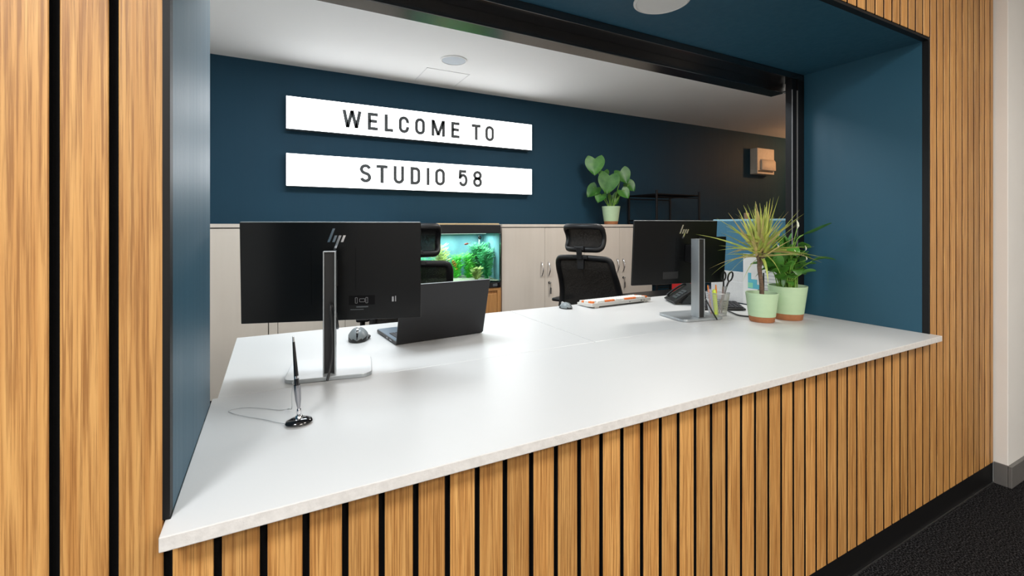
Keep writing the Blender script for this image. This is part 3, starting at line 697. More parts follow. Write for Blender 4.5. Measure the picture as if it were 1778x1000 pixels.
# ------------------------------------------------------------------ office chairs
def sheet(bm, f, nu, nv, thick):
    """curved sheet f(u,v)->Vector with thickness"""
    g0 = [[f(i / nu, j / nv) for j in range(nv + 1)] for i in range(nu + 1)]
    A = [[bm.verts.new(p) for p in row] for row in g0]
    B = [[bm.verts.new(p + Vector((0, thick, 0))) for p in row] for row in g0]
    for i in range(nu):
        for j in range(nv):
            bm.faces.new((A[i][j], A[i + 1][j], A[i + 1][j + 1], A[i][j + 1])); bm.faces.new((B[i][j], B[i][j + 1], B[i + 1][j + 1], B[i + 1][j]))
def chair(loc, rz, label, sc=1.0):
    """local +y is the back of the chair, sitter faces -y"""
    t = thing('office_chair', label, 'chair', loc, rz)
    t.scale = (sc, sc, sc)
    def back(u, v):   # u across -1..1, v up 0..1
        wv = 0.205 + 0.045 * (1 - v)
        z = 0.56 + 0.455 * v
        y = 0.19 + 0.10 * v - 0.05 * math.sin(math.pi * min(1, v * 1.2)) - 0.03 * u * u
        return Vector((u * wv, y, z))
    def ring(n=10, ins=0.0):
        pts = []
        e = 1 - ins
        def ap(u, v): pts.append(back(u, v))
        for k in range(n): ap(-e, 0.06 + 0.82 * k / n)
        for k in range(5): a = math.pi - (math.pi / 2) * k / 4; ap(-e + 0.16 + 0.16 * math.cos(a), 0.90 + 0.09 * math.sin(a))
        for k in range(1, n): ap(-e + 0.16 + (2 * e - 0.32) * k / n, 0.99 + 0.015 * math.sin(math.pi * k / n))
        for k in range(5): a = (math.pi / 2) * (1 - k / 4); ap(e - 0.16 + 0.16 * math.cos(a), 0.90 + 0.09 * math.sin(a))
        for k in range(n): ap(e, 0.88 - 0.82 * k / n)
        for k in range(5): a = -(math.pi / 2) * k / 4; ap(e - 0.16 + 0.16 * math.cos(a), 0.06 + 0.06 * math.sin(a))
        for k in range(1, n): ap(e - 0.16 - (2 * e - 0.32) * k / n, 0.0)
        for k in range(5): a = -math.pi / 2 - (math.pi / 2) * k / 4; ap(-e + 0.16 + 0.16 * math.cos(a), 0.06 + 0.06 * math.sin(a))
        return pts
    bm = bmesh.new(); tube(bm, ring(), 0.023, 8, closed=True, flat=(1.0, 0.8)); br = obj('backrest_frame', bm, M['chairframe'], t, 60)
    bm = bmesh.new(); sheet(bm, lambda u, v: back((2 * u - 1) * 0.97, 0.02 + 0.96 * v), 12, 14, 0.002); obj('backrest_mesh', bm, M['chairmesh'], br, 180)
    bm = bmesh.new(); xbox(bm, Matrix.Translation((0, 0.30, 0.985)) , 0.05, 0.02, 0.10, 0.004); xbox(bm, Matrix.Translation((0, 0.305, 1.022)), 0.115, 0.03, 0.026, 0.005)
    xbox(bm, Matrix.Translation((0, 0.325, 1.05)) @ Matrix.Rotation(-0.15, 4, 'X'), 0.04, 0.016, 0.09, 0.004)
    xbox(bm, Matrix.Translation((0, 0.322, 1.085)), 0.075, 0.028, 0.03, 0.006)
    obj('headrest_bracket', bm, M['chairframe'], t)
    def head(u, v):
        z = 1.075 + 0.165 * v
        y = 0.30 - 0.045 * math.sin(math.pi * v) * 1.0 + 0.02 * v - 0.045 * u * u
        wv = 0.138 + 0.006 * v
        return Vector((u * wv, y, z))
    pts = []
    for (cx, cz, a0) in ((-1 + .2, 0.82, 180), (1 - .2, 0.82, 90), (1 - .2, .18, 0), (-1 + .2, .18, -90)):
        for k in range(5): a = R(a0 - 90 * k / 4); pts.append(head(cx + 0.2 * math.cos(a), cz + 0.18 * math.sin(a)))
    # densify so the curve follows the sheet
    dense = []
    par = []
    for (cx, cz, a0) in ((-.8, 0.82, 180), (.8, 0.82, 90), (.8, .18, 0), (-.8, .18, -90)):
        for k in range(5): a = R(a0 - 90 * k / 4); par.append((cx + 0.2 * math.cos(a), cz + 0.18 * math.sin(a)))
    for i in range(len(par)):
        p, q = par[i], par[(i + 1) % len(par)]
        m_ = 6 if (i % 5) == 4 else 1
        for k in range(m_): dense.append(head(p[0] + (q[0] - p[0]) * k / m_, p[1] + (q[1] - p[1]) * k / m_))
    bm = bmesh.new(); tube(bm, dense, 0.022, 8, closed=True, flat=(1, 0.8)); hr = obj('headrest_frame', bm, M['chairframe'], t, 60)
    bm = bmesh.new(); sheet(bm, lambda u, v: head((2 * u - 1) * 0.96, 0.04 + 0.92 * v), 10, 8, 0.003); obj('headrest_mesh', bm, M['chairmesh'], hr, 180)
    # spine, seat, arms, base
    bm = bmesh.new(); tube(bm, smooth_path([(0, 0.235, 0.64), (0, 0.245, 0.56), (0, 0.22, 0.48), (0, 0.10, 0.43)], 4), 0.018, 8, flat=(1, 1.4)); obj('spine', bm, M['chairframe'], t, 60)
    bm = bmesh.new(); box(bm, -0.245, 0.245, -0.27, 0.20, 0.445, 0.50, 0.022, 3); obj('seat', bm, mat('seat_fabric', (0.012, 0.012, 0.012), 0.9) if 'seat_fabric' not in bpy.data.materials else bpy.data.materials['seat_fabric'], t, 60)
    for s in (-1, 1):
        bm = bmesh.new(); tube(bm, smooth_path([(s * 0.20, 0.0, 0.44), (s * 0.29, 0.0, 0.45), (s * 0.30, 0.02, 0.55), (s * 0.30, 0.02, 0.655)], 4), 0.016, 8)
        ar = obj('armrest', bm, M['chairframe'], t, 60)
        bm = bmesh.new(); box(bm, s * 0.30 - 0.04, s * 0.30 + 0.04, -0.13, 0.13, 0.656, 0.682, 0.01, 2); obj('arm_pad', bm, M['chairframe'], ar, 60)
    bm = bmesh.new(); lathe(bm, [(0, 0.06), (0.03, 0.06), (0.03, 0.25), (0.017, 0.25), (0.017, 0.444), (0, 0.444)], 16); obj('gas_lift', bm, M['chairframe'], t, 40)
    for k in range(5):
        a = 2 * math.pi * k / 5 + 0.3; c, s = math.cos(a), math.sin(a)
        bm = bmesh.new(); tube(bm, [(0.02 * c, 0.02 * s, 0.09), (0.16 * c, 0.16 * s, 0.085), (0.30 * c, 0.30 * s, 0.07)], [0.026, 0.02, 0.015], 8); lg = obj('leg', bm, M['chairframe'], t, 60)
        bm = bmesh.new(); lathe(bm, [(0, -0.02), (0.022, -0.02), (0.027, -0.012), (0.027, 0.012), (0.022, 0.02), (0, 0.02)], 14)
        bm.transform(Matrix.Translation((0.30 * c, 0.30 * s, 0.0272)) @ Matrix.Rotation(a, 4, 'Z') @ Matrix.Rotation(R(90), 4, 'X')); obj('castor', bm, M['black'], lg, 40)
    return t
chair((0.80, 2.95, 0), R(171), 'black mesh office chair in front of the fish tank, half hidden by left monitor', 1.0)
chair((2.195, 2.755, 0), R(117), 'black mesh office chair in front of the pale cabinets behind white keyboard', 1.0)

# ------------------------------------------------------------------ monitors
def rrect(x0, x1, y0, y1, r, n=6):
    pts = []
    for cx, cy, a0 in ((x1 - r, y1 - r, 0), (x0 + r, y1 - r, 90), (x0 + r, y0 + r, 180), (x1 - r, y0 + r, 270)):
        for k in range(n + 1): a = R(a0 + 90 * k / n); pts.append((cx + r * math.cos(a), cy + r * math.sin(a)))
    return pts
def monitor(loc, rz, label, xr, ztop, side=False, colx=0.0, tilt=0.04, swivel=0.0):
    """local +y towards user, -y is the back we look at. xr=(x0,x1) panel, ztop height above desk"""
    t = thing('monitor', label, 'monitor', loc, rz)
    zt = ztop; H0 = 0.312; zc = zt - H0 / 2
    Mt = Matrix.Translation((0, 0, zc)) @ Matrix.Rotation(tilt, 4, 'X')
    def tr(bm): bm.transform(Mt); return bm
    Ms = Matrix.Translation((colx, -0.05, 0)) @ Matrix.Rotation(swivel, 4, 'Z') @ Matrix.Translation((-colx, 0.05, 0))
    bm = bmesh.new(); box(bm, xr[0], xr[1], 0.0, 0.012, -H0 / 2, H0 / 2, 0.0025); pn = obj('display_case', tr(bm), M['monitor'], t)
    bm = bmesh.new(); box(bm, xr[0] + 0.006, xr[1] - 0.006, 0.0122, 0.0135, -H0 / 2 + 0.012, H0 / 2 - 0.006); obj('screen', tr(bm), M['screen'], pn)
    bm = bmesh.new(); box(bm, xr[0] + 0.002, xr[1] - 0.002, 0.002, 0.0115, H0 / 2 - 0.0003, H0 / 2 + 0.0015, 0.0004); obj('top_edge', tr(bm), M['silver'], pn, label='thin silver top edge')
    # logo: four slanted strokes
    k = 0.20
    bm = bmesh.new()
    def sl(xb, zb, zt_, wd=0.0075):
        v = [(xb, zb), (xb + wd, zb), (xb + wd + k * 1.9 * (zt_ - zb), zt_), (xb + k * 1.9 * (zt_ - zb), zt_)]
        prism(bm, v, 'y', -0.0012, 0.0004)
    lx, lz = colx - (0.018 if not side else 0.050), H0 / 2 - 0.062
    sl(lx, lz, lz + 0.043); sl(lx + 0.0145, lz, lz + 0.021); sl(lx + 0.0155 + 0.002, lz - 0.025, lz + 0.021); sl(lx + 0.040, lz, lz + 0.021)
    obj('logo', tr(bm), M['chrome'], pn, label='four slanted chrome strokes on the back')
    # service seam, port bay
    bm = bmesh.new(); box(bm, colx + 0.066, colx + 0.0668, -0.0006, 0.0005, -0.06, 0.075); box(bm, colx - 0.0668, colx - 0.066, -0.0006, 0.0005, -0.10, 0.075); obj('seam', tr(bm), M['felt'], pn)
    if not side:
        bm = bmesh.new(); box(bm, 0.045, 0.125, -0.0008, 0.001, -0.108, -0.078, 0.0003); pb = obj('port_bay', tr(bm), M['felt'], pn)
        for i, (xx, ww, hh) in enumerate(((0.068, 0.006, 0.018), (0.086, 0.016, 0.010), (0.100, 0.006, 0.018))):
            bm = bmesh.new(); fr = rrect(xx - ww / 2, xx + ww / 2, -0.093 - hh / 2, -0.093 + hh / 2, 0.001, 2)
            tube(bm, [(p[0], -0.0018, p[1]) for p in fr], 0.0006, 4, closed=True); obj('port', tr(bm), M['label'], pb)
        bm = bmesh.new(); box(bm, 0.178, 0.184, -0.0012, 0.0005, -0.10, -0.084, .0003); box(bm, 0.188, 0.191, -0.0012, 0.0005, -0.10, -0.082, .0003); obj('usb_port', tr(bm), M['label'], pn)
        bm = bmesh.new(); box(bm, 0.068, 0.104, -0.0009, 0.0004, -0.116, -0.1125); box(bm, 0.05, 0.09, -0.0009, 0.0004, -0.1235, -0.1215); obj('rating_label', tr(bm), M['greyplastic'], pn)
    else:
        bm = bmesh.new(); box(bm, 0.10, 0.268, -0.010, -0.001, -H0 / 2 + 0.0, H0 / 2 - 0.078, 0.004); sp = obj('side_panel', tr(bm), M['monitor'], pn, label='separate dark cover panel beside the column')
        bm = bmesh.new(); box(bm, 0.216, 0.219, -0.0108, -0.0095, -0.045, -0.041, .0005); obj('screw', tr(bm), M['felt'], sp)
        bm = bmesh.new(); box(bm, -0.10, -0.01, -0.0015, 0.0004, -0.13, -0.095, 0.0003); obj('vent_grille', tr(bm), M['black'], pn)
    # mount block and U-channel column
    bm = bmesh.new(); box(bm, colx - 0.014, colx + 0.014, -0.05, -0.001, -0.045, 0.04, 0.004); obj('mount_block', tr(bm), M['black'], t)
    cw, y0, y1, zh = 0.0175, -0.105, -0.0515, zt - 0.088
    bm = bmesh.new()
    prism(bm, [(colx - cw, y0), (colx - cw, y1), (colx + cw, y1), (colx + cw, y0), (colx + cw - 0.0035, y0), (colx + cw - 0.0035, y1 - 0.012), (colx - cw + 0.0035, y1 - 0.012), (colx - cw + 0.0035, y0)], 'z', 0.0125, zh, 0.0006)
    bm.transform(Ms); cl = obj('column', bm, M['silver'], t)
    bm = bmesh.new(); box(bm, colx - cw + 0.004, colx + cw - 0.004, y0 + (0.012 if not side else 0.004), y1 - 0.0125, 0.0125, zh - 0.003); bm.transform(Ms); obj('column_insert', bm, M['black'], cl)
    bm = bmesh.new(); box(bm, colx - cw, colx + cw, y0, y1, zh, zh + 0.0015, 0.0003); bm.transform(Ms); obj('column_cap', bm, M['steel'], cl)
    bm = bmesh.new(); prism(bm, rrect(colx - 0.12, colx + 0.12, -0.125, 0.075, 0.03), 'z', 0.0006, 0.012, 0.0015)
    bm.transform(Ms); obj('base', bm, M['silverlit'] if not side else M['silver'], t, label='silver rounded base plate')
    if not side: slot(t.children[-1] if t.children[-1].name.startswith('base') else [q for q in t.children if q.name.startswith('base')][0], M['silver'], lambda p: p.normal.z < 0.6)  # top keeps its painted reflection, sides go plain silver
    # cable
    bm = bmesh.new()
    cx = colx + cw - 0.007
    tube(bm, smooth_path([(cx, -0.02, zc - H0 / 2 + 0.03), (cx + 0.012, -0.06, zc - H0 / 2 - 0.01), (cx + 0.002, y0 - 0.006, 0.22), (cx + 0.006, y0 - 0.010, 0.12), (cx + 0.004, y0 - 0.012, 0.05), (cx - 0.002, -0.142, 0.006)] if not side else
         [(cx + 0.02, -0.01, zc - H0 / 2 + 0.02), (cx + 0.03, -0.03, zc - H0 / 2 - 0.02), (cx + 0.036, -0.07, 0.10), (cx + 0.045, -0.11, 0.04), (cx + 0.045, -0.142, 0.006)], 6), 0.0036, 8)
    obj('power_cable', bm, M['black'], t, 60)
    return t
monitor((0.1695, 1.5326, T), -0.2938, 'black monitor at the left, back turned, thin silver column with silver base', (-0.27, 0.27), 1.2562 - T, colx=0.0, swivel=0.13)
monitor((1.7836, 1.5996, T), -0.1687, 'black monitor at the right in front of potted plants, wide silver column', (-0.27, 0.215), 1.2689 - T, side=True, colx=0.037, tilt=0.07)

# ------------------------------------------------------------------ laptop
t = thing('laptop', 'open charcoal laptop, lid back towards us, right of the left monitor', 'laptop', (0.591, 1.724, T), math.atan2(0.032, 0.37))
part('base', M['laptop'], t, (-0.185, 0.185, 0.0, 0.245, 0.0015, 0.013), bev=0.003)
part('deck', M['lapdeck'], t, (-0.182, 0.182, 0.012, 0.243, 0.0132, 0.0150), bev=0.0006, label='blue-silver keyboard deck')
bm = bmesh.new()
for i in range(14):
    for j in range(5): box(bm, -0.165 + i * 0.0238, -0.165 + i * 0.0238 + 0.020, 0.04 + j * 0.021, 0.04 + j * 0.021 + 0.018, 0.0152, 0.0165)
obj('keys', bm, M['key'], t, kind='stuff')
part('trackpad', M['greyplastic'], t, (-0.055, 0.055, 0.17, 0.235, 0.0151, 0.0155))
part('side_port', M['wire'], t, (-0.1856, -0.184, 0.10, 0.113, 0.004, 0.010), (-0.1856, -0.184, 0.05, 0.075, 0.005, 0.009))
bm = bmesh.new(); box(bm, -0.185, 0.185, -0.006, 0.0, 0.0, 0.232, 0.0022); bm.transform(Matrix.Translation((0, 0.0, 0.008)) @ Matrix.Rotation(R(15), 4, 'X')); lid = obj('lid', bm, M['laptop'], t)
bm = bmesh.new(); box(bm, -0.178, 0.178, 0.0003, 0.001, 0.012, 0.226); bm.transform(Matrix.Translation((0, 0.0, 0.008)) @ Matrix.Rotation(R(15), 4, 'X')); obj('screen', bm, M['screen'], lid)
bm = bmesh.new(); box(bm, -0.183, 0.183, -0.005, -0.001, 0.2322, 0.2334); bm.transform(Matrix.Translation((0, 0.0, 0.008)) @ Matrix.Rotation(R(15), 4, 'X')); obj('lid_edge', bm, M['silver'], lid, label='thin silver rim along the lid top')

# ------------------------------------------------------------------ mice
def mouse(loc, rz, label, s, big):
    t = thing('computer_mouse', label, 'mouse', loc, rz)
    def dome(bm, x0, x1, zs=1.0, off=0.0):
        n, m = 10, 14
        rows = []
        for i in range(n + 1):
            x = x0 + (x1 - x0) * i / n
            row = []
            for j in range(m + 1):
                v = j / m; y = (v - 0.5) * 0.108 * s
                edge = math.sqrt(max(0.0, 1 - abs(2 * v - 1) ** 3)); wid = 0.034 * s * (0.80 + 0.20 * math.sin(math.pi * v)) * edge + 1e-4
                xx = x * wid
                z = (0.046 * s * zs * math.sin(math.pi * (v * 0.8 + 0.12)) ** 0.7) * (1 - 0.55 * abs(x) ** 2.4) * (edge ** 0.5) + off
                row.append((xx, y, max(0.008 * s, z)))
            rows.append(row)
        A = [[bm.verts.new(p) for p in r] for r in rows]; B = [[bm.verts.new((p[0], p[1], 0.0045)) for p in r] for r in rows]
        for i in range(n):
            for j in range(m):
                bm.faces.new((A[i][j], A[i][j + 1], A[i + 1][j + 1], A[i + 1][j])); bm.faces.new((B[i][j], B[i + 1][j], B[i + 1][j + 1], B[i][j + 1]))
        for i in (0, n):
            for j in range(m): bm.faces.new((A[i][j], A[i][j + 1], B[i][j + 1], B[i][j]))
        for j in (0, m):
            for i in range(n): bm.faces.new((A[i][j], A[i + 1][j], B[i + 1][j], B[i][j]))
        bmesh.ops.remove_doubles(bm, verts=bm.verts, dist=1e-6)
        bmesh.ops.recalc_face_normals(bm, faces=bm.faces[:])
    bm = bmesh.new(); dome(bm, -1, -0.16); sh_ = obj('left_shell', bm, M['mouseg'], t, 50); slot(sh_, M['black'], lambda p: p.center.z < 0.0115 * s and abs(p.normal.z) < 0.8)
    bm = bmesh.new(); dome(bm, 0.16, 1); sh_ = obj('right_shell', bm, M['mouseg'], t, 50); slot(sh_, M['black'], lambda p: p.center.z < 0.0115 * s and abs(p.normal.z) < 0.8)
    bm = bmesh.new(); dome(bm, -0.155, 0.155, 0.93); obj('centre_strip', bm, M['blackgloss'], t, 50, label='glossy black strip')
    bm = bmesh.new(); prism(bm, [(0.033 * s * math.cos(a) * 1.02, 0.053 * s * math.sin(a)) for a in [2 * math.pi * k / 24 for k in range(24)]], 'z', 0.0004, 0.0044); obj('foot', bm, M['black'], t, 60)
    bm = bmesh.new(); lathe(bm, [(0, -0.004 * s), (0.010 * s, -0.004 * s), (0.011 * s, 0), (0.010 * s, 0.004 * s), (0, 0.004 * s)], 14)
    bm.transform(Matrix.Translation((0, 0.03 * s if not big else -0.028 * s, 0.036 * s)) @ Matrix.Rotation(R(90), 4, 'Y')); obj('scroll_wheel', bm, M['steel'], t, 40)
    if big:
        bm = bmesh.new(); prism(bm, [(0.028, -0.02), (0.044, 0.0), (0.046, 0.018), (0.034, 0.04), (0.026, 0.03)], 'z', 0.004, 0.012, 0.002); obj('thumb_rest', bm, M['black'], t, 40)
mouse((0.297, 1.865, T), R(-14), 'large grey and black ergonomic mouse between the left monitor and laptop', 1.08, True)
mouse((1.405, 2.045, T), R(20), 'small grey mouse left of the white and orange keyboard', 0.75, False)

# ------------------------------------------------------------------ white keyboard with orange keys
t = thing('keyboard', 'white keyboard with orange keys near the far edge of the desk', 'keyboard', (1.745, 2.045, T), math.atan2(0.0195, 0.44))
bm = bmesh.new(); prism(bm, [(-0.066, 0.008), (-0.066, 0.027), (0.064, 0.017), (0.064, 0.003), (-0.02, 0.003)], 'x', -0.222, 0.222, 0.0015); obj('case', bm, M['kbw'], t)
part('rear_foot', M['kbw'], t, (-0.20, -0.17, -0.062, -0.045, 0.0, 0.0115), (0.17, 0.20, -0.062, -0.045, 0.0, 0.0115), bev=0.001)
def keyrow(bm, xs, j, wd=0.0155):
    y = -0.058 + j * 0.0195; z = 0.0265 - (y + 0.066) * 10 / 130 
    for x in xs: box(bm, x, x + wd, y, y + 0.0155, z - 0.002, z + 0.010, 0.0015, 1)
bm = bmesh.new(); bo = bmesh.new()
xs = [-0.215 + 0.0183 * i for i in range(23)]
for j in range(6):
    oi = {0: (0, 5, 6, 7, 8, 13, 14, 15, 16, 17, 22)}.get(j, (0, 22) if j in (1, 4) else ())
    if j == 0:
        keyrow(bm, [x for i, x in enumerate(xs) if i not in oi and i != 1], j); keyrow(bo, [xs[i] for i in oi], j)
    else:
        keyrow(bm, [x for i, x in enumerate(xs) if i not in oi], j); keyrow(bo, [xs[i] for i in oi], j)
obj('white_keys', bm, M['keyw'], t, kind='stuff'); obj('orange_keys', bo, M['keyo'], t, kind='stuff', label='orange function and corner keys')
part('port', M['black'], t, (0.05, 0.058, -0.0668, -0.0655, 0.013, 0.017), (0.14, 0.15, -0.0668, -0.0655, 0.013, 0.018), (0.165, 0.17, -0.0668, -0.0655, 0.013, 0.018))

# ------------------------------------------------------------------ pen on a stand
t = thing('counter_pen', 'black and chrome pen standing in its oval base on the counter', 'pen', (0.052, 1.135, T))
bm = bmesh.new(); lathe(bm, [(0, 0.0005), (0.024, 0.0005), (0.029, 0.005), (0.027, 0.010), (0.016, 0.0145), (0, 0.0155)], 36); bm.transform(Matrix.Diagonal((1.0, 0.75, 1, 1))); obj('base', bm, M['blackgloss'], t, 50)
bm = bmesh.new(); lathe(bm, [(0, 0.015), (0.009, 0.015), (0.008, 0.019), (0.0045, 0.022), (0.006, 0.028), (0.0045, 0.034), (0, 0.034)], 18); obj('swivel', bm, M['chrome'], t, 50)
ax = Matrix.Translation((0.0, 0, 0.030)) @ Matrix.Rotation(R(-4.0), 4, 'Y') @ Matrix.Rotation(R(0), 4, 'X')
def pl(prof, name, m, lbl=None):
    bm = bmesh.new(); lathe(bm, prof, 20); bm.transform(ax); return obj(name, bm, m, t, 50, label=lbl)
pl([(0, 0.0), (0.002, 0.0), (0.006, 0.025), (0.0072, 0.050), (0.0068, 0.060), (0, 0.060)], 'socket', M['darksteel'])
pl([(0, 0.060), (0.0055, 0.060), (0.0052, 0.075), (0.005, 0.075), (0, 0.075)], 'grip', M['blackgloss'])
pl([(0, 0.0752), (0.0052, 0.0752), (0.0052, 0.081), (0, 0.081)], 'band', M['chrome'])
pl([(0, 0.0812), (0.0050, 0.0812), (0.0026, 0.158), (0, 0.158)], 'barrel', M['blackgloss'])
pl([(0, 0.1582), (0.0024, 0.1582), (0.0020, 0.170), (0, 0.171)], 'tip', M['chrome'])
# bead chain
hp = ax @ Vector((-0.0065, 0, 0.072))
path = smooth_path([(hp.x, hp.y, hp.z), (hp.x - 0.003, hp.y, 0.07), (hp.x - 0.003, hp.y + 0.012, 0.035), (-0.018, 0.100, 0.0022), (-0.04, 0.105, 0.0018), (-0.075, 0.135, 0.0018), (-0.115, 0.160, 0.0018), (-0.145, 0.158, 0.0018), (-0.138, 0.135, 0.0018), (-0.105, 0.095, 0.0018), (-0.075, 0.065, 0.0018), (-0.045, 0.03, 0.0018), (-0.0285, 0.008, 0.0035)], 26)
bm = bmesh.new(); tube(bm, path, 0.0005, 4)
acc = 0; last = path[0]
for p in path:
    acc += (p - last).length; last = p
    if acc > 0.0026:
        acc = 0; r = bmesh.ops.create_icosphere(bm, subdivisions=1, radius=0.0011); bmesh.ops.translate(bm, verts=r['verts'], vec=p)
obj('bead_chain', bm, M['steel'], t, 180, label='fine steel bead chain looping on the counter')

# ------------------------------------------------------------------ pots and plants
RV = Vector((math.cos(TH), -math.sin(TH), 0)); FV = Vector((math.sin(TH), math.cos(TH), 0)); ZV = Vector((0, 0, 1))
def pot(loc, rt, rb, h, band, name, label, cat, group=None):
    t = thing(name, label, cat, loc, 0, group)
    k = band / h
    bm = bmesh.new(); lathe(bm, [(rb + (rt - rb) * k + 0.001, band + 0.0004), (rt, h - 0.003), (rt, h), (rt - 0.004, h), (rt - 0.006, h - 0.02), (rb + (rt - rb) * k - 0.003, band + 0.0004), (rb + (rt - rb) * k + 0.001, band + 0.0004)], 48)
    o = obj('pot', bm, M['pot'], t, 40)
    bm = bmesh.new(); lathe(bm, [(0, 0.0005), (rb - 0.002, 0.0005), (rb, 0.003), (rb + (rt - rb) * k, band), (0, band)], 48); obj('saucer', bm, M['terra'], t, 40, label='terracotta foot of the pot')
    bm = bmesh.new(); lathe(bm, [(0, h - 0.022), (rt - 0.0075, h - 0.025)], 32); obj('soil', bm, M['soil'], t, 60)
    return t
# dragon tree
t = pot((2.036, 1.345, T), 0.070, 0.053, 0.135, 0.026, 'potted_dragon_tree', 'spiky yellow-green dragon tree in a small sage pot at the counter end', 'potted plant')
h0 = 0.11
bm = bmesh.new(); tube(bm, smooth_path([(0, 0, h0), Vector((0, 0, 0.17)) - RV * 0.002, Vector((0, 0, 0.235)) - RV * 0.010, Vector((0, 0, 0.262)) - RV * 0.012], 5), [0.0105] * 5 + [0.0095] * 5 + [0.010] * 6, 10); tk = obj('trunk', bm, M['trunk'], t, 60)
crowns = []
for i, (dx, dz, df) in enumerate(((-0.020, 0.315, 0.006), (0.006, 0.33, -0.008), (0.002, 0.30, 0.014))):
    p = RV * dx + FV * df + ZV * dz; crowns.append(p)
    bm = bmesh.new(); tube(bm, smooth_path([Vector((0, 0, 0.255)) - RV * 0.011, (p + Vector((0, 0, 0.25)) - RV * 0.006) / 2, p], 4), [0.0085] * 4 + [0.007] * 5, 8); obj('branch', bm, M['trunk'], t, 60)
rnd = random.Random(11)
def blade(c, d, ln, wd, droop, m, name='leaf'):
    d = d.normalized(); pts = []; n = 9; p = c.copy(); v = d.copy()
    for k in range(n + 1):
        pts.append(p.copy()); v = (v + Vector((0, 0, -droop / n))).normalized(); p = p + v * (ln / n)
    ws = [wd * (0.75 + 0.5 * math.sin(math.pi * min(1, u * 1.1 + 0.1))) * (1 - u ** 2.2) + 0.0003 for u in [k / n for k in range(n + 1)]]
    s = d.cross(Vector((0, 0, 1)))
    if s.length < 0.1: s = RV.copy()
    s = s.normalized() * 0.8 + (-FV).cross(d).normalized() * 0.6
    bm = bmesh.new(); ribbon(bm, pts, ws, s, 0.3); return obj(name, bm, m, t, 180)
# specified outer leaves (image-plane direction, length, droop)
spec = [(-1.0, 0.55, .1, 0.30, 0.35), (-1.0, 0.22, -.2, 0.25, 0.35), (-1, 0.1, 0, 0.26, 0.6), (-1, -0.05, .1, 0.24, 0.8), (-0.95, -.02, -.3, 0.25, 0.9), (-0.7, -0.1, -.5, 0.20, 0.9),
        (1.0, 0.30, -.3, 0.28, 0.75), (1.0, 0.05, -.2, 0.27, 0.3), (0.85, 0.9, -.1, 0.24, 0.1), (0.6, 1.0, 0, 0.25, 0.1), (1, 0.8, .1, 0.22, 0.1),
        (-0.15, 0.1, -1, 0.16, 2.6), (0.2, 0.3, -1, 0.18, 1.6), (-.45, 1, 0, 0.24, 0.0), (-.25, 1, .1, 0.25, 0), (0.02, 1, .1, 0.25, 0), (0.12, 1, -.1, 0.26, 0), (.3, 1, .1, .24, .1), (-.6, .85, -.1, .25, .1), (-.8, .7, .1, .27, .2)]
for i, (a, b, c, ln, dr) in enumerate(spec):
    blade(crowns[i % 3], RV * a + ZV * b + FV * c, ln * 0.98, 0.0052, dr, M['dracr'] if i % 4 == 2 else M['drac'])
for i in range(105):
    a = rnd.uniform(0, 2 * math.pi); el = rnd.choice((rnd.uniform(0.75, 1.45), rnd.uniform(0.1, 0.9), rnd.uniform(0.9, 1.5)))
    d = Vector((math.cos(a) * math.cos(el), math.sin(a) * math.cos(el), math.sin(el)))
    if d.x > 0.4 and d.y > 0.4: d.x *= 0.5
    ln = rnd.uniform(0.16, 0.25) * (0.9 if el < 0.9 else 1.0)
    blade(crowns[i % 3] + Vector((0, 0, rnd.uniform(-0.02, 0.03))), d, ln, rnd.uniform(0.0044, 0.0064), rnd.uniform(0.05, 0.7) if el < 1.0 else rnd.uniform(0, 0.2), M['dracr'] if rnd.random() < 0.28 else M['drac'])
# peace lily
t = pot((2.2016, 1.325, T), 0.085, 0.064, 0.16, 0.030, 'potted_peace_lily', 'leafy dark green peace lily with white flowers in a larger sage pot', 'potted plant')
def lleaf(tip, base=None, wd=0.024, arch=0.06, blen=0.45, m=None, name='leaf', knee=None):
    """tip given as (right, up, away) from pot centre; stem then blade"""
    rd = Random_
    b = base or Vector((rd.uniform(-.03, .03), rd.uniform(-.03, .03), 0.135))
    tp = RV * tip[0] + ZV * tip[1] + FV * tip[2]
    mid = b.lerp(tp, 0.5) + Vector((0, 0, arch))
    if knee: mid = RV * knee[0] + ZV * knee[1] + FV * knee[2]
    q1 = b.lerp(mid, 0.55) + Vector((0, 0, arch * .3))
    pts = smooth_path([b, q1, mid, mid.lerp(tp, .5) + Vector((0, 0, arch * .25)), tp], 5)
    k = int(len(pts) * (1 - blen)); st = pts[:k + 1]; bl = pts[k:]
    bm = bmesh.new()
    n = len(bl) - 1
    ws = [wd * math.sin(math.pi * min(1, 0.06 + 0.94 * (i / n) ** 0.85)) ** 0.75 + 0.0006 for i in range(n + 1)]
    d = (tp - mid).normalized(); s = d.cross(Vector((0, 0, 1)))
    if s.length < 0.2: s = RV.copy()
    s = s.normalized() + (-FV).cross(d) * 0.7
    ribbon(bm, bl, ws, s, 0.22)
    lf = obj(name, bm, m or M['lily'], t, 180)
    bm = bmesh.new(); tube(bm, st, [0.0030 - 0.0012 * i / len(st) for i in range(len(st))], 5); obj('stem', bm, M['lilystem'], lf, 180)
Random_ = random.Random(5)
lleaf((0.168, 0.462, -0.07), None, 0.017, 0.0, 0.42, knee=(0.03, 0.385, -0.03))
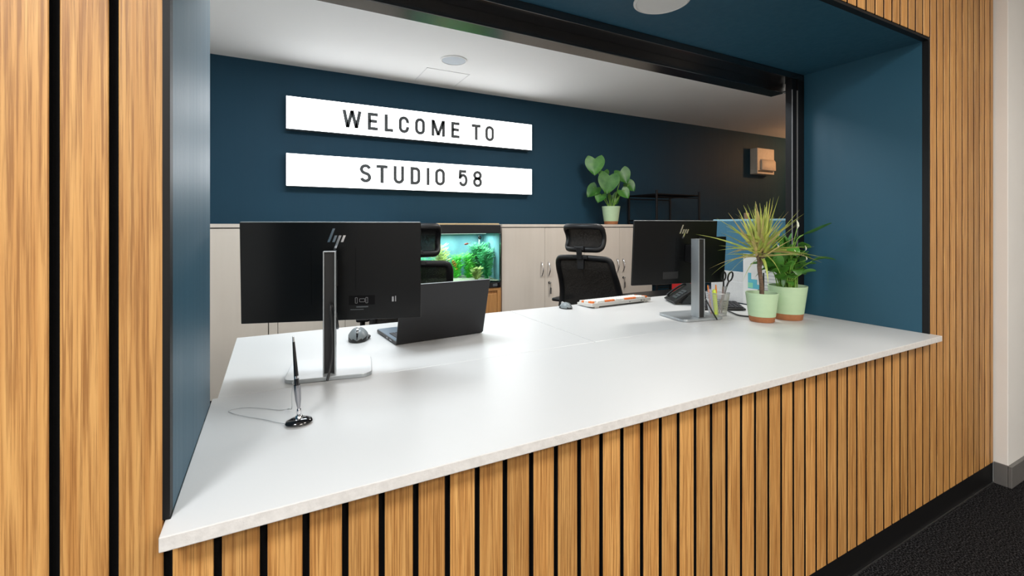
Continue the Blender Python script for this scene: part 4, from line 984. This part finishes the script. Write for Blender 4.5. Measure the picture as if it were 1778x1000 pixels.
for (tip, wd, ar, bl) in [((0.165, 0.29, -0.10), 0.014, 0.06, .45), ((0.14, 0.265, 0.0), 0.014, 0.04, .45), ((0.10, 0.235, -0.06), 0.02, 0.03, .45),
                          ((-0.145, 0.29, -0.02), 0.016, 0.06, .5), ((-0.165, 0.26, 0.03), 0.016, 0.05, .45), ((-0.13, 0.22, -0.06), 0.018, 0.05, .5), ((-0.155, 0.20, 0.0), 0.015, 0.07, .5),
                          ((-0.07, 0.385, 0.02), 0.024, 0.02, .5), ((0.0, 0.40, 0.02), 0.026, 0.02, .5), ((0.055, 0.34, 0.0), 0.026, 0.05, .5), ((0.07, 0.30, -0.05), 0.024, 0.05, .5), ((-0.09, 0.33, -0.03), 0.022, 0.04, .5),
                          ((-0.03, 0.17, -0.09), 0.02, 0.03, .5), ((-0.06, 0.16, -0.07), 0.022, 0.06, .5), ((0.03, 0.36, 0.02), 0.024, 0.02, .5), ((-0.04, 0.35, -0.02), 0.024, 0.03, .5), ((0.045, 0.25, -0.08), 0.022, 0.05, .5)]:
    lleaf(tip, None, wd, ar, bl)
for (tip, knee, wd) in [((0.075, 0.40, 0.0), (0.035, 0.37, 0.0), 0.024), ((-0.01, 0.42, 0.03), (0.0, 0.34, 0.01), 0.026), ((-0.10, 0.375, -0.04), (-0.04, 0.37, -0.02), 0.024), ((0.09, 0.345, -0.04), (0.04, 0.35, -0.02), 0.025),
                        ((0.035, 0.415, 0.02), (0.015, 0.35, 0.01), 0.026), ((-0.045, 0.41, 0.03), (-0.02, 0.35, 0.01), 0.024), ((0.06, 0.29, -0.09), (0.03, 0.32, -0.05), 0.026), ((-0.02, 0.31, -0.10), (-0.01, 0.34, -0.05), 0.026)]:
    lleaf(tip, None, wd, 0.0, 0.5, knee=knee)
for i in range(44):
    a = Random_.uniform(0, 6.28); rr_ = Random_.uniform(0.04, 0.12)
    tx, tf = rr_ * math.cos(a), rr_ * math.sin(a) * 0.6 - 0.01
    lleaf((tx - 0.01, Random_.uniform(0.24, 0.36) - rr_ * 0.3, tf), None, Random_.uniform(0.019, 0.028), Random_.uniform(0.01, 0.06), Random_.uniform(.4, .55))
def flower(tip, s=1.0):
    tp = RV * tip[0] + ZV * tip[1] + FV * tip[2]
    bm = bmesh.new(); ribbon(bm, [tp, tp + ZV * 0.012 * s + RV * .001, tp + ZV * 0.026 * s, tp + ZV * 0.042 * s - RV * 0.003], [0.002, 0.0095 * s, 0.008 * s, 0.0006], RV + FV * 0.5, 0.5)
    fl = obj('flower', bm, M['spathe'], t, 180)
    bm = bmesh.new(); tube(bm, smooth_path([Vector((0.0, 0, 0.13)), Vector((0, 0, 0.2)) + tp * 0.15, tp], 5), 0.0016, 5); obj('stem', bm, M['lilystem'], fl, 180)
    bm = bmesh.new(); tube(bm, [tp + ZV * 0.006 - FV * .003, tp + ZV * 0.024 * s - FV * .003], 0.0022, 6); obj('spadix', bm, M['spathe'], fl, 180)
for tip, s in [((0.028, 0.435, -0.03), 1.0), ((-0.055, 0.40, -0.02), 0.55), ((0.03, 0.335, -0.09), 0.5), ((0.03, 0.29, -0.095), 0.4), ((-0.075, 0.34, -0.05), 0.5), ((-0.02, 0.325, -0.09), 0.3)]:
    flower(tip, s)
# monstera on the cabinets
t = pot((3.235, 3.85, CT_), 0.098, 0.070, 0.195, 0.034, 'potted_monstera', 'broad-leaved monstera in a sage pot on top of the pale cabinets', 'potted plant')
def heart(bm, ctr, size, nrm, up, cup=0.12):
    nrm = nrm.normalized(); up = (up - nrm * up.dot(nrm)).normalized(); rt = up.cross(nrm)
    rows = []
    N_ = 12
    for j in range(N_ + 1):
        v = j / N_                        # 0 notch end, 1 tip
        wv = size * 0.52 * (math.sin(math.pi * (0.12 + 0.88 * v) ** 0.72) ** 0.8 if v < 1 else 0.0) + 0.001
        y = size * (0.42 - v)
        lob = size * 0.16 * (1 - v) ** 3
        row = []
        for i in range(-3, 4):
            u = i / 3
            row.append(bm.verts.new(ctr + rt * (u * wv) + up * (y + lob * (1 - (1 - abs(u)) ** 2) - lob * 0.5) + nrm * (cup * size * (abs(u) ** 1.3) - 0.10 * size * v * v)))
        rows.append(row)
    for a, b in zip(rows, rows[1:]):
        for i in range(6): bm.faces.new((a[i], a[i + 1], b[i + 1], b[i]))
toC = Vector((-3.2, -3.8, 0)).normalized(); RM = Vector((3.8, -3.2, 0)).normalized() * 1.0
PXM = 1 / 160.6
for (px, py, sz, fw, roll, tiltz) in [(1034, 287, 0.20, 0.10, 0.0, .15), (1057, 318, 0.215, 0.14, -0.15, .1), (1081, 305, 0.17, 0.02, 0.5, .3), (1031, 331, 0.16, 0.05, -0.9, .5), (1043, 343, 0.12, 0.10, -.3, .6), (1083, 335, 0.13, 0.0, .7, .5), (1066, 344, 0.13, -0.04, .4, .4), (1093, 322, 0.13, -0.08, .9, .4), (1050, 300, 0.10, -.06, .2, .5)]:
    c = RM * ((px - 1061) * PXM) + Vector((0, 0, (389 - py) * PXM)) + toC * fw
    nr = (toC + RM * (0.35 * roll) + Vector((0, 0, tiltz)))
    up = Vector((0, 0, 1)) - RM * roll * 0.9
    bm = bmesh.new(); heart(bm, c, sz, nr, up); lf = obj('leaf', bm, M['monst'], t, 180)
    bm = bmesh.new(); tube(bm, smooth_path([Vector((0, 0, 0.165)) + RM * (px - 1061) * PXM * 0.08, Vector((0, 0, 0.18 + 0.25 * (389 - py) * PXM)) + RM * (px - 1061) * PXM * 0.4, c + Vector((0, 0, sz * .25)) - toC * 0.012], 5), 0.0042, 6)
    obj('stem', bm, M['lilystem'], lf, 180)

# ------------------------------------------------------------------ pen cup
cupc = Vector((1.984, 1.545, T))
t = thing('pen_pot', 'silver wire mesh pen pot behind the right monitor column', 'pen pot', cupc)
bm = bmesh.new(); rt, rb, hh = 0.056, 0.040, 0.112
NR, NA = 22, 56
def cp(a, z): r = rb + (rt - rb) * z / hh; return Vector((r * math.cos(a), r * math.sin(a), z))
for i in range(NA):
    for s in (1, -1):
        a0 = 2 * math.pi * i / NA
        tube(bm, [cp(a0 + s * 0.5 * k / 4, 0.003 + (hh - 0.004) * k / 4) for k in range(5)], 0.00055, 3, caps=False)
obj('wire_mesh', bm, M['wire'], t, kind='stuff')
bm = bmesh.new(); tube(bm, [cp(2 * math.pi * k / 40, hh) for k in range(40)], 0.0017, 6, closed=True); obj('rim', bm, M['wire'], t, 60)
bm = bmesh.new(); lathe(bm, [(0, 0.0005), (rb + 0.001, 0.0005), (rb + 0.0015, 0.006), (rb - 0.001, 0.006), (rb - 0.0015, 0.002), (0, 0.002)], 40); obj('base', bm, M['wire'], t, 40)
def stick(name, label, cat, p0, p1, r, m, tipm=None, flat=None):
    a = cupc + RV * p0[0] + FV * p0[2] + ZV * p0[1]; b = cupc + RV * p1[0] + FV * p1[2] + ZV * p1[1]
    t = thing(name, label, cat, a); d = b - a
    bm = bmesh.new(); tube(bm, [Vector((0, 0, 0)), d * 0.86], r, 10, flat=flat); obj('barrel', bm, m, t, 60)
    bm = bmesh.new(); tube(bm, [d * 0.862, d * 0.97, d], [r * 0.9, r * 0.75, r * 0.25], 10, flat=flat); obj('cap', bm, tipm or m, t, 60)
    return t
stick('highlighter', 'yellow highlighter standing in the wire mesh pot', 'highlighter', (-0.018, 0.004, -0.026), (-0.032, 0.132, -0.030), 0.0105, M['lime'])
stick('pencil', 'orange pencil leaning at the left side of the mesh pot', 'pencil', (-0.030, 0.004, 0.0), (-0.050, 0.150, 0.0), 0.0040, M['pink'], M['orange'])
stick('pencil', 'bright orange pencil standing in the middle of the mesh pot', 'pencil', (0.0, 0.004, 0.01), (-0.002, 0.150, 0.016), 0.0048, M['orange'], M['orange'])
stick('marker_pen', 'lilac pen with dark cap in the mesh pot', 'pen', (-0.012, 0.004, 0.0), (-0.038, 0.147, 0.015), 0.006, M['lilac'], M['navy'])
stick('marker_pen', 'white pen with black cap in the mesh pot', 'pen', (-0.010, 0.004, 0.022), (-0.028, 0.145, 0.032), 0.005, M['paper'], M['black'])
t = thing('scissors', 'scissors with black looped handles standing in the mesh pot', 'scissors', cupc + Vector((0, 0, 0.004)))
b0 = RV * 0.005 + ZV * 0.02; pv = RV * 0.040 + ZV * 0.135
bm = bmesh.new()
tube(bm, [RV * 0.006 + ZV * 0.002, RV * 0.020 + ZV * 0.06, RV * 0.042 + ZV * 0.138], [0.003, 0.008, 0.009], 6, flat=(0.35, 1)); obj('blade', bm, M['steel'], t, 60)
bm = bmesh.new(); tube(bm, [RV * 0.022 + ZV * 0.002 + FV * .004, RV * 0.026 + ZV * 0.06 + FV * .004, RV * 0.033 + ZV * 0.138 + FV * .004], [0.003, 0.008, 0.009], 6, flat=(0.35, 1)); obj('blade', bm, M['steel'], t, 60)
for (cx, cz, rx, rz_, an, st) in ((0.064, 0.188, 0.011, 0.024, -0.30, (0.045, 0.138)), (0.030, 0.190, 0.011, 0.022, -0.05, (0.030, 0.138))):
    bm = bmesh.new(); pts = []
    for k in range(20):
        a = 2 * math.pi * k / 20; x = rx * math.cos(a); z = rz_ * math.sin(a)
        pts.append(RV * (cx + x * math.cos(an) - z * math.sin(an)) + ZV * (cz + x * math.sin(an) + z * math.cos(an)))
    tube(bm, pts, 0.0042, 6, closed=True); tube(bm, [RV * st[0] + ZV * st[1], RV * (cx - 0.4 * (cx - st[0])) + ZV * (cz - rz_ - 0.001)], 0.004, 6)
    obj('handle', bm, M['black'], t, 60, label='black plastic finger loop')

# ------------------------------------------------------------------ desk phone, second keyboard
t = thing('desk_phone', 'black desk telephone propped at an angle behind the right monitor', 'telephone', (2.016, 1.845, T), -TH)
TP = Matrix.Rotation(R(-33), 4, 'Y')
bm = bmesh.new(); box(bm, 0.0, 0.17, 0.0, 0.17, 0.004, 0.018, 0.003); bm.transform(TP); obj('body', bm, M['black'], t)
bm = bmesh.new(); prism(bm, [(0.045, 0.0006), (0.115, 0.0006), (0.105, 0.062), (0.095, 0.062)], 'y', 0.03, 0.14, 0.002); obj('stand', bm, M['greyplastic'], t)
bm = bmesh.new(); tube(bm, smooth_path([(0.02, 0.145, 0.024), (0.035, 0.145, 0.030), (0.085, 0.145, 0.033), (0.135, 0.145, 0.030), (0.15, 0.145, 0.024)], 4), [0.008] * 4 + [0.006] * 9 + [0.008] * 4, 8); bm.transform(TP); obj('handset', bm, M['black'], t, 60)
bm = bmesh.new()
for i in range(4):
    for j in range(3): box(bm, 0.03 + i * 0.02, 0.044 + i * 0.02, 0.03 + j * 0.022, 0.045 + j * 0.022, 0.0182, 0.022, 0.001, 1)
bm.transform(TP); obj('keypad', bm, M['greyplastic'], t, kind='stuff')
t = thing('keyboard', 'black keyboard lying behind the mesh pen pot', 'keyboard', (2.138, 1.664, T), R(-34))
bm = bmesh.new(); prism(bm, [(-0.07, 0.004), (-0.07, 0.012), (0.07, 0.030), (0.07, 0.012), (0.03, 0.002)], 'x', -0.12, 0.12, 0.002); obj('case', bm, M['black'], t)
bm = bmesh.new()
for i in range(11):
    for j in range(6): y = -0.062 + j * 0.0205; z = 0.012 + (y + 0.07) * 18 / 140; box(bm, -0.111 + i * 0.0203, -0.111 + i * 0.0203 + 0.0165, y, y + 0.0165, z, z + 0.007, 0.0012, 1)
obj('keys', bm, M['key'], t, kind='stuff')
bm = bmesh.new(); tube(bm, smooth_path([(2.095, 1.585, T + 0.010), (2.070, 1.53, T + 0.006), (2.045, 1.47, T + 0.0045), (2.06, 1.43, T + 0.0045), (2.10, 1.42, T + 0.0045), (2.16, 1.46, T + 0.0045)], 8), 0.0038, 8)
tag(obj('cable', bm, M['black'], None, 60), 'black cable curling on the desk behind the small sage pot', 'cable')
# ------------------------------------------------------------------ privacy screen and white panel
t = thing('desk_screen', 'blue fabric desk screen standing at the right desk end behind the plants', 'desk screen', (2.44, 1.78, T))
part('panel', M['screenfab'], t, (-0.012, 0.012, -0.375, 0.14, -0.10, 0.474), bev=0.002)
part('top_trim', M['screentrim'], t, (-0.014, 0.014, -0.377, 0.142, 0.4745, 0.486), bev=0.002)
part('foot', M['silver'], t, (-0.02, 0.02, -0.30, -0.24, -T, -0.101), (-0.02, 0.02, 0.06, 0.12, -T, -0.101), bev=0.003)
t = thing('low_white_panel', 'low white textured panel in front of the blue desk screen', 'panel', (2.412, 1.78, T))
part('board', M['whiteboard'], t, (-0.012, 0.012, -0.36, 0.135, 0.0005, 0.178), bev=0.001)
part('groove', M['seam'], t, (-0.0128, -0.0118, -0.36, 0.135, 0.118, 0.1195))
t = thing('notice_sheet', 'white notice sheet with blue-green graphic, partly behind the dragon tree trunk', 'notice', (2.396, 1.56, T + 0.001))
part('sheet', M['paper'], t, (-0.0012, 0.0012, -0.14, 0.135, 0.0, 0.288))
part('blue_graphic', M['teal'], t, (-0.0018, -0.0013, 0.02, 0.105, 0.092, 0.118), (-0.0018, -0.0013, 0.05, 0.105, 0.118, 0.145), (-0.0018, -0.0013, 0.085, 0.105, 0.145, 0.18))
part('green_graphic', M['greenp'], t, (-0.0022, -0.0019, 0.075, 0.105, 0.096, 0.125))
part('text_lines', M['inkgrey'], t, *[(-0.0018, -0.0013, -0.12, 0.01, 0.10 + 0.018 * k, 0.103 + 0.018 * k) for k in range(9)])
part('top_clip', M['black'], t, (-0.006, 0.004, -0.13, -0.02, 0.2885, 0.298), bev=0.001)
t = thing('webcam', 'small black webcam on a thin stem behind the dragon tree trunk', 'webcam', (2.285, 1.50, T))
bm = bmesh.new(); lathe(bm, [(0, 0.0005), (0.03, 0.0005), (0.03, 0.004), (0, 0.006)], 24); obj('base', bm, M['black'], t, 40)
bm = bmesh.new(); tube(bm, [(0, 0, 0.006), (0, 0, 0.20)], 0.004, 8); obj('stem', bm, M['black'], t, 60)
bm = bmesh.new(); box(bm, -0.012, 0.012, -0.03, 0.03, 0.085, 0.11, 0.006); obj('camera_body', bm, M['black'], t, 60)
# red cup and dark pedestal beyond desks
t = thing('red_folder_box', 'red storage box on a dark unit beyond the desk, seen under right monitor', 'box', (3.375, 2.98, 0.62))
part('box_body', M['red'], t, (-0.06, 0.06, -0.10, 0.10, 0.0005, 0.15), bev=0.004)
part('box_lid', M['red'], t, (-0.063, 0.063, -0.103, 0.103, 0.1505, 0.165), bev=0.003)
t = thing('drawer_pedestal', 'black drawer pedestal beyond the desk below the right monitor', 'drawer unit', (3.20, 2.98, 0))
part('carcass', M['black'], t, (-0.36, 0.30, -0.25, 0.25, 0.0, 0.6195), bev=0.004)
for k in range(3): 
    d = part('drawer', M['black'], t, (-0.35, 0.29, -0.266, -0.2505, 0.03 + 0.19 * k, 0.21 + 0.19 * k), bev=0.002)
    part('handle', M['steel'], d, (-0.08, 0.04, -0.275, -0.2665, 0.11 + 0.19 * k, 0.12 + 0.19 * k), bev=0.001)
